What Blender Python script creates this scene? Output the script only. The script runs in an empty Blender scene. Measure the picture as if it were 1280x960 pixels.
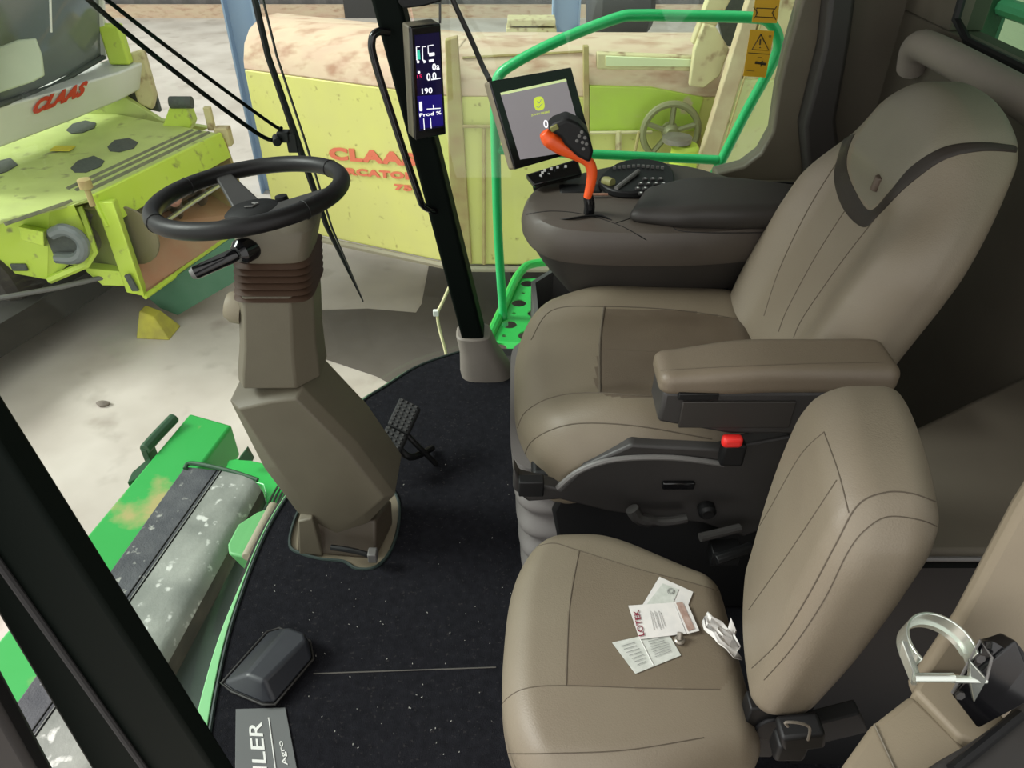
import bpy, bmesh, math, random
from mathutils import Vector as V, Matrix
from mathutils.bvhtree import BVHTree
random.seed(7)
SC = bpy.context.scene
COL = SC.collection
PI = math.pi
# ---------------------------------------------------------------- camera
F = 940.0
TH = math.radians(37)
CT, ST = math.cos(TH), math.sin(TH)
CAM = V((0, 0, 1.5))

def ray(u, v):
    a, b = u - 640.0, 480.0 - v
    return V((a, F * CT + b * ST, -F * ST + b * CT))

def P(u, v, x=None, y=None, z=None):
    d = ray(u, v)
    if y is not None: t = y / d.y
    elif z is not None: t = (z - 1.5) / d.z
    else: t = x / d.x
    return CAM + d * t

def smooth(pts, n=6, closed=False):
    pts = [V(p) for p in pts]
    out = []
    m = len(pts)
    rng = m if closed else m - 1
    for i in range(rng):
        if closed:
            a, b, c, d = pts[(i - 1) % m], pts[i], pts[(i + 1) % m], pts[(i + 2) % m]
        else:
            a, b, c, d = pts[max(i - 1, 0)], pts[i], pts[i + 1], pts[min(i + 2, m - 1)]
        for k in range(n):
            t = k / n
            out.append(0.5 * ((2 * b) + (c - a) * t + (2 * a - 5 * b + 4 * c - d) * t * t + (3 * b - a - 3 * c + d) * t ** 3))
    if not closed: out.append(pts[-1])
    return out

def sm2(pts, n=6, closed=False):
    return [(p.x, p.y) for p in smooth([(a, b, 0) for a, b in pts], n, closed)]

# ---------------------------------------------------------------- materials
def lin(c):
    return tuple(((x / 255) / 12.92 if x / 255 <= .04045 else ((x / 255 + .055) / 1.055) ** 2.4) for x in c)

MATS = {}
def mat(name, col, rough=.6, metal=0, col2=None, nscale=20, namt=.5, bump=0, bscale=200, emit=0, spec=None, col3=None, scale3=5, thr3=.6, w3=.06, coat=0, stretch=None):
    if name in MATS: return MATS[name]
    m = bpy.data.materials.new(name); m.use_nodes = True
    nt = m.node_tree; b = nt.nodes['Principled BSDF']
    c = lin(col) + (1,)
    b.inputs['Base Color'].default_value = c
    b.inputs['Roughness'].default_value = rough
    b.inputs['Metallic'].default_value = metal
    if spec is not None: b.inputs['Specular IOR Level'].default_value = spec
    if coat: b.inputs['Coat Weight'].default_value = coat
    tc = nt.nodes.new('ShaderNodeTexCoord')
    vec = tc.outputs['Object']
    if stretch:
        mp = nt.nodes.new('ShaderNodeMapping'); mp.inputs['Scale'].default_value = stretch
        nt.links.new(vec, mp.inputs['Vector']); vec = mp.outputs['Vector']
    if col2 is not None:
        n = nt.nodes.new('ShaderNodeTexNoise'); n.inputs['Scale'].default_value = nscale; n.inputs['Detail'].default_value = 6
        nt.links.new(vec, n.inputs['Vector'])
        r = nt.nodes.new('ShaderNodeValToRGB')
        r.color_ramp.elements[0].position = .5 - namt / 2; r.color_ramp.elements[1].position = .5 + namt / 2
        r.color_ramp.elements[0].color = c; r.color_ramp.elements[1].color = lin(col2) + (1,)
        nt.links.new(n.outputs['Fac'], r.inputs['Fac'])
        src = r.outputs['Color']
        if col3 is not None:
            n3 = nt.nodes.new('ShaderNodeTexNoise'); n3.inputs['Scale'].default_value = scale3; n3.inputs['Detail'].default_value = 8
            nt.links.new(vec, n3.inputs['Vector'])
            r3 = nt.nodes.new('ShaderNodeValToRGB')
            r3.color_ramp.elements[0].position = thr3; r3.color_ramp.elements[1].position = thr3 + w3
            r3.color_ramp.elements[0].color = (0, 0, 0, 1); r3.color_ramp.elements[1].color = (1, 1, 1, 1)
            nt.links.new(n3.outputs['Fac'], r3.inputs['Fac'])
            mx = nt.nodes.new('ShaderNodeMixRGB'); mx.inputs['Color2'].default_value = lin(col3) + (1,)
            nt.links.new(r3.outputs['Color'], mx.inputs['Fac']); nt.links.new(src, mx.inputs['Color1'])
            src = mx.outputs['Color']
        nt.links.new(src, b.inputs['Base Color'])
    if bump:
        n2 = nt.nodes.new('ShaderNodeTexNoise'); n2.inputs['Scale'].default_value = bscale; n2.inputs['Detail'].default_value = 3
        nt.links.new(vec, n2.inputs['Vector'])
        bp = nt.nodes.new('ShaderNodeBump'); bp.inputs['Strength'].default_value = bump; bp.inputs['Distance'].default_value = .002
        nt.links.new(n2.outputs['Fac'], bp.inputs['Height']); nt.links.new(bp.outputs['Normal'], b.inputs['Normal'])
    if emit:
        b.inputs['Emission Color'].default_value = c; b.inputs['Emission Strength'].default_value = emit
    MATS[name] = m
    return m

def glass_mat(name, tint=(235, 245, 240), refl=.05):
    m = bpy.data.materials.new(name); m.use_nodes = True
    nt = m.node_tree; nt.nodes.remove(nt.nodes['Principled BSDF'])
    out = nt.nodes['Material Output']
    tr = nt.nodes.new('ShaderNodeBsdfTransparent'); tr.inputs['Color'].default_value = lin(tint) + (1,)
    gl = nt.nodes.new('ShaderNodeBsdfGlossy'); gl.inputs['Roughness'].default_value = .02
    mx = nt.nodes.new('ShaderNodeMixShader'); mx.inputs['Fac'].default_value = refl
    nt.links.new(tr.outputs[0], mx.inputs[1]); nt.links.new(gl.outputs[0], mx.inputs[2]); nt.links.new(mx.outputs[0], out.inputs[0])
    MATS[name] = m
    return m

# ---------------------------------------------------------------- mesh builder
class MB:
    def __init__(s): s.v = []; s.f = []
    def add(s, vs, fs):
        o = len(s.v); s.v += [V(p) for p in vs]; s.f += [tuple(i + o for i in f) for f in fs]; return s
    def hexa(s, p):      # p: bottom 4 (ccw), top 4
        return s.add(p, [(3, 2, 1, 0), (4, 5, 6, 7), (0, 1, 5, 4), (1, 2, 6, 5), (2, 3, 7, 6), (3, 0, 4, 7)])
    def box(s, c, h, M=None):
        pts = []
        for z in (-1, 1):
            for x, y in ((-1, -1), (1, -1), (1, 1), (-1, 1)):
                q = V((x * h[0], y * h[1], z * h[2]))
                if M is not None: q = M @ q
                pts.append(V(c) + q)
        return s.hexa(pts)
    def prism(s, pts, d):
        pts = [V(p) for p in pts]; n = len(pts); d = V(d)
        return s.add(pts + [p + d for p in pts], [tuple(range(n))[::-1], tuple(range(n, 2 * n))] + [(i, (i + 1) % n, (i + 1) % n + n, i + n) for i in range(n)])
    def loft(s, rings, caps=True, closed=True):
        n = len(rings[0]); vs = [p for r in rings for p in r]; fs = []
        for k in range(len(rings) - 1):
            for i in range(n if closed else n - 1):
                j = (i + 1) % n
                fs.append((k * n + i, k * n + j, (k + 1) * n + j, (k + 1) * n + i))
        if caps and closed:
            fs.append(tuple(range(n))[::-1]); fs.append(tuple(range((len(rings) - 1) * n, len(rings) * n)))
        return s.add(vs, fs)
    def tube(s, path, r, n=12, closed=False, caps=True, flat=None, up=None):
        path = [V(p) for p in path]; m = len(path); rings = []
        prev = None
        for i, p in enumerate(path):
            if closed: t = path[(i + 1) % m] - path[(i - 1) % m]
            else: t = path[min(i + 1, m - 1)] - path[max(i - 1, 0)]
            t.normalize()
            if up is not None: a = V(up) - t * V(up).dot(t)
            elif prev is None:
                a = t.orthogonal()
            else: a = prev - t * prev.dot(t)
            a.normalize(); prev = a; b = t.cross(a)
            rr = r[i] if isinstance(r, (list, tuple)) else r
            fl = flat if flat else 1
            rings.append([p + (a * math.cos(2 * PI * k / n) * rr * fl + b * math.sin(2 * PI * k / n) * rr) for k in range(n)])
        if closed:
            nn = n; vs = [q for rg in rings for q in rg]; fs = []
            for k in range(m):
                k2 = (k + 1) % m
                for i in range(nn):
                    j = (i + 1) % nn
                    fs.append((k * nn + i, k * nn + j, k2 * nn + j, k2 * nn + i))
            return s.add(vs, fs)
        return s.loft(rings, caps)
    def lathe(s, o, ax, prof, n=24):
        o = V(o); ax = V(ax).normalized(); a = ax.orthogonal().normalized(); b = ax.cross(a)
        return s.loft([[o + ax * h + (a * math.cos(2 * PI * k / n) + b * math.sin(2 * PI * k / n)) * r for k in range(n)] for r, h in prof])
    def disc(s, c, r, h, ax=(0, 0, 1), n=16):
        return s.lathe(c, ax, [(r, 0), (r, h)], n)
    def plate(s, quad, th):   # flat quad with thickness along its normal
        q = [V(p) for p in quad]; nn = (q[1] - q[0]).cross(q[2] - q[1]).normalized()
        return s.prism(q, nn * th)
    def bvh(s): return BVHTree.FromPolygons([tuple(p) for p in s.v], s.f)

def softbox(half, r, n, fn):
    """rounded box, dense grid, every point sent through fn(local point)"""
    mb = MB(); key = {}; hx = half
    def vid(p):
        k = (round(p[0], 6), round(p[1], 6), round(p[2], 6))
        if k in key: return key[k]
        inner = V([max(-(hx[i] - r), min(hx[i] - r, p[i])) for i in range(3)])
        d = V(p) - inner
        q = inner + d.normalized() * r if d.length > 1e-9 else V(p)
        key[k] = len(mb.v); mb.v.append(V(fn(q))); return key[k]
    for ax in range(3):
        a, b = (ax + 1) % 3, (ax + 2) % 3
        na, nb = n[a], n[b]
        for sg in (-1, 1):
            g = []
            for i in range(na + 1):
                row = []
                for j in range(nb + 1):
                    p = [0, 0, 0]; p[ax] = sg * hx[ax]
                    p[a] = hx[a] * (2 * i / na - 1); p[b] = hx[b] * (2 * j / nb - 1)
                    row.append(vid(p))
                g.append(row)
            for i in range(na):
                for j in range(nb):
                    f = (g[i][j], g[i + 1][j], g[i + 1][j + 1], g[i][j + 1])
                    mb.f.append(f if sg > 0 else f[::-1])
    return mb

def cast(bv, u, v, eps=.0):
    d = ray(u, v).normalized()
    h = bv.ray_cast(CAM, d)
    if h[0] is None: return None
    n = h[1]
    if n.dot(d) > 0: n = -n
    return h[0] + n * eps

def seam(bv, px, r=.0016, n=8, eps=0):
    pts = [cast(bv, u, v, eps) for u, v in sm2(px, n)]
    pts = [p for p in pts if p is not None]
    return MB().tube(pts, r * .62, 6)

def drape_quad(bv, q, nu=8, nv=8, eps=.002, th=.0012, wob=0):
    """sheet laid over a surface: q = four picture points traced on that surface"""
    mb = MB(); top = []
    for j in range(nv + 1):
        for i in range(nu + 1):
            s, t = i / nu, j / nv
            u = (1 - t) * ((1 - s) * q[0][0] + s * q[1][0]) + t * ((1 - s) * q[3][0] + s * q[2][0])
            v = (1 - t) * ((1 - s) * q[0][1] + s * q[1][1]) + t * ((1 - s) * q[3][1] + s * q[2][1])
            p = cast(bv, u, v, eps)
            if p is None: p = top[-1].copy()
            p = p + V((0, 0, random.uniform(0, wob)))
            top.append(p)
    N = len(top); bot = [p - V((0, 0, th)) for p in top]
    w = nu + 1; fs = []
    for j in range(nv):
        for i in range(nu):
            a = j * w + i
            fs.append((a, a + 1, a + w + 1, a + w)); fs.append((a + N + w, a + w + 1 + N, a + 1 + N, a + N))
    edge = [i for i in range(w)] + [j * w + nu for j in range(1, nv + 1)] + [nv * w + i for i in range(nu - 1, -1, -1)] + [j * w for j in range(nv - 1, 0, -1)]
    for a, b in zip(edge, edge[1:] + edge[:1]): fs.append((b, a, a + N, b + N))
    mb.add(top + bot, fs); return mb

# ---------------------------------------------------------------- objects
WLOC = {}
def empty(name, loc, label, cat, group=None):
    o = bpy.data.objects.new(name, None); COL.objects.link(o); o.location = loc; o.empty_display_size = .05
    WLOC[o.name] = V(loc); tag(o, label, cat, group); return o

def tag(o, label=None, cat=None, group=None, kind=None):
    if label: o['label'] = label
    if cat: o['category'] = cat
    if group: o['group'] = group
    if kind: o['kind'] = kind
    return o

def obj(name, mb, m, parent=None, bevel=0, seg=2, sub=0, ang=35, flat=False, label=None, origin=None):
    me = bpy.data.meshes.new(name)
    if origin is None:
        lo = V([min(p[i] for p in mb.v) for i in range(3)]); hi = V([max(p[i] for p in mb.v) for i in range(3)])
        origin = V(((lo.x + hi.x) / 2, (lo.y + hi.y) / 2, lo.z if parent is None else (lo.z + hi.z) / 2))
    me.from_pydata([tuple(p - origin) for p in mb.v], [], mb.f)
    bm = bmesh.new(); bm.from_mesh(me)
    bmesh.ops.recalc_face_normals(bm, faces=bm.faces); bm.to_mesh(me); bm.free()
    me.materials.append(m)
    if not flat:
        me.shade_smooth()
        me.set_sharp_from_angle(angle=math.radians(ang))
    o = bpy.data.objects.new(name, me); COL.objects.link(o)
    if parent is not None:
        o.parent = parent; o.location = origin - WLOC[parent.name]
    else: o.location = origin
    WLOC[o.name] = origin.copy()
    if bevel:
        b = o.modifiers.new('bevel', 'BEVEL'); b.width = bevel; b.segments = seg; b.limit_method = 'ANGLE'; b.angle_limit = math.radians(30)
    if sub:
        s = o.modifiers.new('sub', 'SUBSURF'); s.levels = sub; s.render_levels = sub
    if label: o['label'] = label
    return o

def struct(name, mb, m, label=None, **k):
    o = obj(name, mb, m, **k); o['kind'] = 'structure'
    if label: o['label'] = label
    return o

def text_mb(s, o, xv, yv, width=None, height=None, depth=.001, shear=0, bold=0, spacing=1):
    c = bpy.data.curves.new('t', 'FONT'); c.body = s; c.size = 1; c.shear = shear; c.offset = bold; c.space_character = spacing
    c.resolution_u = 3
    t = bpy.data.objects.new('t', c); COL.objects.link(t)
    bpy.context.view_layer.update()
    me = bpy.data.meshes.new_from_object(t.evaluated_get(bpy.context.evaluated_depsgraph_get()))
    xs = [v.co.x for v in me.vertices]; ys = [v.co.y for v in me.vertices]
    x0, x1, y0, y1 = min(xs), max(xs), min(ys), max(ys)
    sx = width / (x1 - x0) if width else None
    sy = height / (y1 - y0) if height else sx
    if sx is None: sx = sy
    xv = V(xv).normalized(); yv = V(yv).normalized(); nv = xv.cross(yv).normalized()
    vs = [V(o) + xv * (v.co.x - x0) * sx + yv * (v.co.y - y0) * sy for v in me.vertices]
    mb = MB(); n = len(vs)
    fs = [tuple(p.vertices) for p in me.polygons]
    cnt = {}
    for f in fs:
        for a, b in zip(f, f[1:] + f[:1]): cnt[(a, b)] = 1
    side = [(a, b) for (a, b) in cnt if (b, a) not in cnt]
    mb.add([p + nv * depth for p in vs] + vs, fs + [tuple(i + n for i in f[::-1]) for f in fs] + [(b, a, a + n, b + n) for a, b in side])
    bpy.data.objects.remove(t); bpy.data.curves.remove(c)
    return mb

def copy_tree(o, parent=None):
    c = o.copy(); COL.objects.link(c); c.parent = parent
    for ch in [x for x in bpy.data.objects if x.parent == o]:
        copy_tree(ch, c)
    return c

def join(*mbs):
    r = MB()
    for m in mbs: r.add(m.v, m.f)
    return r
# ---------------------------------------------------------------- camera, world, light
cd = bpy.data.cameras.new('camera'); cam = bpy.data.objects.new('camera', cd); COL.objects.link(cam)
cam.location = CAM; cam.rotation_euler = (PI / 2 - TH, 0, 0)
cd.sensor_width = 36; cd.lens = 36 * F / 1280; cd.clip_start = .02; cd.clip_end = 200
SC.camera = cam
SC.view_settings.view_transform = 'Standard'; SC.view_settings.look = 'None'
SC.view_settings.exposure = 0.0; SC.view_settings.gamma = 1
try: SC.view_settings.use_curve_mapping = False
except Exception: pass
w = bpy.data.worlds.new('world'); SC.world = w; w.use_nodes = True
bg = w.node_tree.nodes['Background']; bg.inputs['Color'].default_value = (1, .985, .955, 1); 
wn = w.node_tree
wt = wn.nodes.new('ShaderNodeTexCoord'); wd = wn.nodes.new('ShaderNodeVectorMath'); wd.operation = 'DOT_PRODUCT'
wd.inputs[1].default_value = V((-.45, -.85, .28)).normalized()
wr = wn.nodes.new('ShaderNodeMapRange'); wr.inputs['From Min'].default_value = -.7; wr.inputs['From Max'].default_value = .9
wr.inputs['To Min'].default_value = .35; wr.inputs['To Max'].default_value = 1.75
wn.links.new(wt.outputs['Generated'], wd.inputs[0]); wn.links.new(wd.outputs['Value'], wr.inputs['Value']); wn.links.new(wr.outputs['Result'], bg.inputs['Strength'])
sl = bpy.data.lights.new('sun', 'SUN'); so = bpy.data.objects.new('sun', sl); COL.objects.link(so)
sl.energy = 3.6; sl.angle = math.radians(20); sl.color = (1, .98, .95)
so.rotation_euler = V((-1, .1, .8)).to_track_quat('Z', 'Y').to_euler(); so.location = (-6, -2, 8)

# ---------------------------------------------------------------- materials
M = dict(
    leather=mat('leather', (121, 112, 96), .5, 0, (112, 102, 87), 6, .6, .25, 420),
    leather_dark=mat('leather_dark', (106, 95, 80), .5, 0, (97, 86, 72), 5, .5, .25, 420),
    leather_center=mat('leather_center', (90, 79, 66), .5, 0, (78, 67, 55), 9, .4, .25, 420),  # brown panel leather, deepened further for the shade on the driver seat
    seam=mat('seam', (78, 69, 57), .8),
    thread=mat('thread', (168, 156, 134), .8),
    band=mat('band', (44, 39, 35), .5, 0, (50, 45, 40), 10, spec=.25),
    badge=mat('badge', (84, 72, 62), .5),
    headleather=mat('headleather', (120, 115, 100), .5, 0, (110, 105, 91), 5, .5, .2, 420),
    trim=mat('trim', (98, 91, 76), .55, 0, (92, 85, 71), 12, .5, .15, 500),
    trim_light=mat('trim_light', (132, 122, 102), .6, 0, (124, 114, 96), 8, .5, .1, 500),
    trim_brown=mat('trim_brown', (80, 70, 58), .5, 0, (73, 64, 53), 8, .5, .15, 500),
    boot=mat('boot', (132, 124, 116), .6, 0, (122, 114, 106), 12),
    bellow=mat('bellow', (70, 53, 42), .5, spec=.25),
    console=mat('console', (74, 67, 60), .5, 0, (67, 60, 54), 8, .5, .15, 500),
    console_dark=mat('console_dark', (45, 41, 38), .55, 0, (40, 37, 34), 8),
    black=mat('black', (17, 17, 18), .5, spec=.3),
    black_gloss=mat('black_gloss', (14, 14, 16), .15),
    black_green=mat('black_green', (11, 17, 14), .6, spec=.06),
    rubber=mat('rubber', (30, 30, 31), .75),
    wheelskin=mat('wheelskin', (22, 20, 21), .42, 0, (18, 17, 18), 30, .5, .15, 600, spec=.3),
    darkplastic=mat('darkplastic', (48, 46, 45), .5, 0, (42, 40, 39), 14),
    greyplastic=mat('greyplastic', (98, 96, 94), .5),
    casegrey=mat('casegrey', (44, 46, 52), .42, 0, (38, 40, 46), 20),
    mat=mat('mat', (31, 31, 36), .95, 0, (20, 20, 24), 60, .5, .9, 500, col3=(44, 42, 44), scale3=130, thr3=.62, spec=.12),
    matedge=mat('matedge', (34, 48, 44), .6),
    matpatch=mat('matpatch', (98, 100, 100), .6),
    white=mat('white', (226, 226, 222), .6),
    lint=mat('lint', (180, 178, 172), .8),
    green=mat('green', (50, 190, 84), .38, 0, (42, 178, 74), 6, .5, coat=.2),
    greenrail=mat('greenrail', (40, 190, 110), .35, 0, (50, 198, 118), 8, coat=.3),
    greenbeam=mat('greenbeam', (34, 156, 62), .4, 0, (48, 166, 78), 3, .6, col3=(170, 160, 104), scale3=4, thr3=.57, w3=.1),
    darkgreen=mat('darkgreen', (28, 66, 40), .5, 0, (40, 80, 52), 8),
    tread=mat('tread', (60, 62, 68), .8, 0, (92, 93, 96), 14, .5, 1, 160, col3=(156, 156, 150), scale3=34, thr3=.63, w3=.08),
    treadlight=mat('treadlight', (104, 108, 102), .6, 0, (160, 162, 154), 7, .5, .5, 100, col3=(206, 206, 200), scale3=26, thr3=.6, w3=.08),
    channel=mat('channel', (104, 112, 110), .6, 0, (120, 126, 124), 6, .6, .3, 90),
    tan=mat('tan', (150, 142, 122), .6),
    lime=mat('lime', (184, 210, 62), .45, 0, (198, 218, 96), 3, .7, .2, 60, col3=(140, 144, 84), scale3=9, thr3=.62, w3=.1),
    limedeck=mat('limedeck', (202, 218, 130), .5, 0, (166, 176, 108), 2.5, .7, .2, 60, col3=(128, 130, 88), scale3=7, thr3=.6, w3=.12),
    limepale=mat('limepale', (214, 206, 156), .7, 0, (188, 170, 134), 6, .6, .3, 60, col3=(146, 120, 90), scale3=12, thr3=.55, w3=.15),
    claaspanel=mat('claaspanel', (212, 210, 118), .5, 0, (202, 198, 124), 4, .7, .2, 60, col3=(138, 124, 70), scale3=19, thr3=.64, w3=.14),
    dust=mat('dust', (206, 172, 152), .9, 0, (214, 198, 168), 4, .7, .3, 60, col3=(176, 138, 114), scale3=5, thr3=.5, w3=.25, stretch=(1, 3, 3)),
    rust=mat('rust', (158, 128, 92), .85, 0, (180, 172, 112), 10, .6, .3, 60),
    rustred=mat('rustred', (182, 124, 100), .8, 0, (186, 164, 134), 3, .6),
    steel=mat('steel', (150, 146, 138), .4, .6, (120, 110, 98), 9),
    alu=mat('alu', (206, 212, 204), .25, .85),
    cabwhite=mat('cabwhite', (226, 226, 220), .4, 0, (214, 215, 206), 3),
    red=mat('red', (206, 62, 40), .6),
    redfade=mat('redfade', (214, 112, 84), .7),
    claasglass=mat('claasglass', (118, 124, 124), .12, 0, (100, 106, 106), 1.5, .8),
    charcoal=mat('charcoal', (70, 74, 72), .8, 0, (86, 90, 84), 40, .5, .5, 200),
    orange=mat('orange', (228, 84, 26), .38),
    redbtn=mat('redbtn', (226, 44, 40), .35),
    yellow=mat('yellow', (196, 150, 10), .5),
    ink=mat('ink', (40, 32, 12), .6),
    paper=mat('paper', (214, 210, 206), .8, 0, (200, 198, 196), 60),
    papergrey=mat('papergrey', (172, 176, 168), .8, 0, (196, 198, 192), 90, .5),
    inkred=mat('inkred', (120, 24, 48), .7),
    inkbrown=mat('inkbrown', (130, 96, 84), .7, 0, (180, 160, 150), 60),
    inkgrey=mat('inkgrey', (120, 122, 120), .7),
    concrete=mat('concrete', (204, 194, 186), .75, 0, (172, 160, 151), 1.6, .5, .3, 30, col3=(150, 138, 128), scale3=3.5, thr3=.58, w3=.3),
    concrete_shadow=mat('concrete_shadow', (92, 84, 78), .8, 0, (104, 96, 90), 5, .7, .2, 30),
    sheet=mat('sheet', (112, 108, 108), .6, 0, (94, 90, 90), 1.5, .7, stretch=(6, 1, .5)),
    sheetdark=mat('sheetdark', (62, 60, 60), .6),
    blue=mat('blue', (150, 172, 200), .6),
    hose=mat('hose', (214, 206, 160), .5),
    screen=mat('screen', (138, 132, 136), .3, emit=.55),
    screentop=mat('screentop', (206, 222, 160), .3, emit=.6),
    logo=mat('logo', (196, 214, 70), .3, emit=.7),
    screenwhite=mat('screenwhite', (235, 235, 240), .3, emit=1.0),
    navy=mat('navy', (22, 14, 92), .2, emit=.9),
    tealpx=mat('tealpx', (60, 190, 160), .3, emit=.8),
    redpx=mat('redpx', (200, 30, 80), .3, emit=.8),
    keydot=mat('keydot', (200, 200, 198), .4),
    tyre=mat('tyre', (46, 42, 40), .9, 0, (66, 60, 54), 12, .5, .5, 60),
    reartrim=mat('reartrim', (92, 86, 74), .75, 0, (84, 78, 67), 6),
    rearpad=mat('rearpad', (134, 126, 116), .7, 0, (122, 114, 106), 6),
    ceil=mat('ceil', (120, 114, 104), .8),
    tank=mat('tank', (60, 112, 84), .4),
    grain=mat('grain', (190, 180, 160), .8),
)
GL = glass_mat('glass', refl=.025)

# ---------------------------------------------------------------- cab shell
# floor outline (traced on z=0), window side first, going from the far corner post to the door
edge_px = [(598, 436), (560, 446), (520, 461), (482, 485), (452, 505), (420, 545), (385, 590), (352, 635), (327, 682), (303, 745), (286, 800), (271, 870), (258, 955)]
edge = [P(u, v, z=0) for u, v in edge_px]
edge = smooth(edge, 4)
edge.append(V((edge[-1].x + .05, .50, 0)))
def offs(pts, d):
    out = []
    for i, p in enumerate(pts):
        t = (pts[min(i + 1, len(pts) - 1)] - pts[max(i - 1, 0)]).normalized()
        out.append(p + V((t.y, -t.x, 0)) * d)
    return out
# direction runs toward the door; outward (toward -X) side
e_out = offs(edge, .022)
if e_out[10].x > edge[10].x: e_out = offs(edge, -.022)
far_y, near_y, back_x = 2.16, .50, 1.02
def down(pts, z): return [V((p.x, p.y, z)) for p in pts]
fl = down(e_out, -.06) + [V((back_x, near_y, -.06)), V((back_x, far_y, -.06)), V((-.1, far_y, -.06))]
struct('floor', MB().prism(fl, (0, 0, .055)), M['console_dark'])
# pale green sill strip along the glass edge
mbx = MB(); rings = []
eo2 = offs(edge, .055 if offs(edge, .055)[10].x < edge[10].x else -.055)
sgn = 1 if offs(edge, .055)[10].x < edge[10].x else -1
for i in range(len(edge)):
    k = .012 + .024 * min(1, max(0, (i - 34) / 12))
    a = offs(edge, sgn * .008)[i]; b = offs(edge, sgn * k)[i]
    rings.append([V((a.x, a.y, .004)), V((b.x, b.y, .004)), V((b.x, b.y, -.07)), V((a.x, a.y, -.07))])
struct('trim_1', MB().loft(rings), mat('sillgreen', (120, 196, 130), .5, 0, (150, 206, 150), 6), bevel=.003)

# floor mat with notch for the steering column
notch = [(496, 625), (498, 660), (488, 690), (470, 712), (444, 713), (428, 704), (400, 700), (374, 693), (364, 684), (372, 655)]
notch_w = [P(u, v, z=.006) for u, v in notch]
mo = down(edge, .0)
# split the outline where the column notch stays inside: build as polygon with a slit to the left edge
li = min(range(len(mo)), key=lambda i: abs(mo[i].y - P(372, 655, z=0).y))
matpoly = mo + [V((.75, near_y, 0)), V((.75, 2.10, 0)), V((-.10, 2.10, 0))]
bmx = bmesh.new()
def ring_edges(pts):
    vs = [bmx.verts.new((p.x, p.y, 0)) for p in pts]
    return [bmx.edges.new((vs[i], vs[(i + 1) % len(vs)])) for i in range(len(vs))]
hole = [P(u, v, z=0) for u, v in sm2([(496, 622), (499, 655), (489, 690), (470, 711), (446, 713), (430, 704), (402, 701), (376, 694), (363, 684), (368, 655), (385, 625), (430, 600), (470, 598)], 4, True)]
es = ring_edges(matpoly) + ring_edges(hole)
bmesh.ops.triangle_fill(bmx, use_beauty=True, edges=es)
mmb = MB(); bmx.verts.ensure_lookup_table(); bmx.verts.index_update()
nv0 = len(bmx.verts)
mmb.v = [V((v.co.x, v.co.y, .006)) for v in bmx.verts] + [V((v.co.x, v.co.y, -.004)) for v in bmx.verts]
for f in bmx.faces:
    ii = [v.index for v in f.verts]
    mmb.f.append(tuple(ii)); mmb.f.append(tuple(i + nv0 for i in ii[::-1]))
for e in bmx.edges:
    if len(e.link_faces) == 1:
        a, b = e.verts[0].index, e.verts[1].index; mmb.f.append((a, b, b + nv0, a + nv0))
bmx.free()
fm = empty('floor_mat', (0, 1.2, 0), 'black carpet floor mat with thin bound edge, covering the cab floor', 'floor mat')
obj('carpet', mmb, M['mat'], fm)
obj('binding', join(MB().tube(down(edge, .008), .0042, 6), MB().tube(down(hole, .008), .0042, 6, closed=True)), M['matedge'], fm, label='thin dark green edge binding')
sm = [P(392, 842, z=.0065), P(620, 834, z=.0065)]
obj('crease', MB().tube([sm[0], (sm[0] + sm[1]) / 2, sm[1]], .0028, 6, flat=.5), mat('crease', (92, 88, 84), .9), fm)
pq = [P(295, 887, z=.007), P(294, 990, z=.007), P(376, 985, z=.007), P(357, 885, z=.007)]
ptc = obj('heel_patch', MB().plate([p for p in pq], .003), M['matpatch'], fm, bevel=.001, label='grey heel patch with white lettering')
xu = (P(322, 955, z=0) - P(313, 905, z=0)); xu.z = 0
xd = -xu.normalized(); yd = V((-xd.y, xd.x, 0))
ax = P(332, 976, z=.0105)
Lt = (P(328, 901, z=0) - P(332, 972, z=0)).length
obj('lettering', join(text_mb('ILER', P(334, 963, z=.0105), P(327, 903, z=0) - P(334, 963, z=0), P(313, 962, z=0) - P(334, 963, z=0), width=(P(327, 903, z=0) - P(334, 963, z=0)).length, height=.028, depth=.0008, bold=.01),
    text_mb('Agro', P(362, 956, z=.0105), P(355, 926, z=0) - P(362, 956, z=0), P(350, 958, z=0) - P(362, 956, z=0), width=(P(355, 926, z=0) - P(362, 956, z=0)).length, height=.013, depth=.0008, bold=.01),
    MB().tube([P(334, 898, z=.011), P(336, 897, z=.011), P(345, 965, z=.011)], .0012, 5)), M['white'], ptc)
# crumbs of straw and lint trodden into the mat
lb = MB()
for i in range(95):
    u, v = random.uniform(385, 640), random.uniform(560, 950)
    if u < 500 and v < 725: continue
    if random.random() < .35: u, v = random.uniform(290, 620), random.uniform(720, 950)
    p = P(u, v, z=.0095); a = random.uniform(0, PI); L = random.uniform(.001, .0035)
    if abs(p.x) > .6 or p.y < .6: continue
    lb.tube([p, p + V((math.cos(a) * L, math.sin(a) * L, .001))], random.uniform(.0004, .0009), 4)
tag(obj('lint', lb, M['lint']), 'pale crumbs and lint trodden into the black floor mat', 'lint', kind='stuff')

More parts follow.
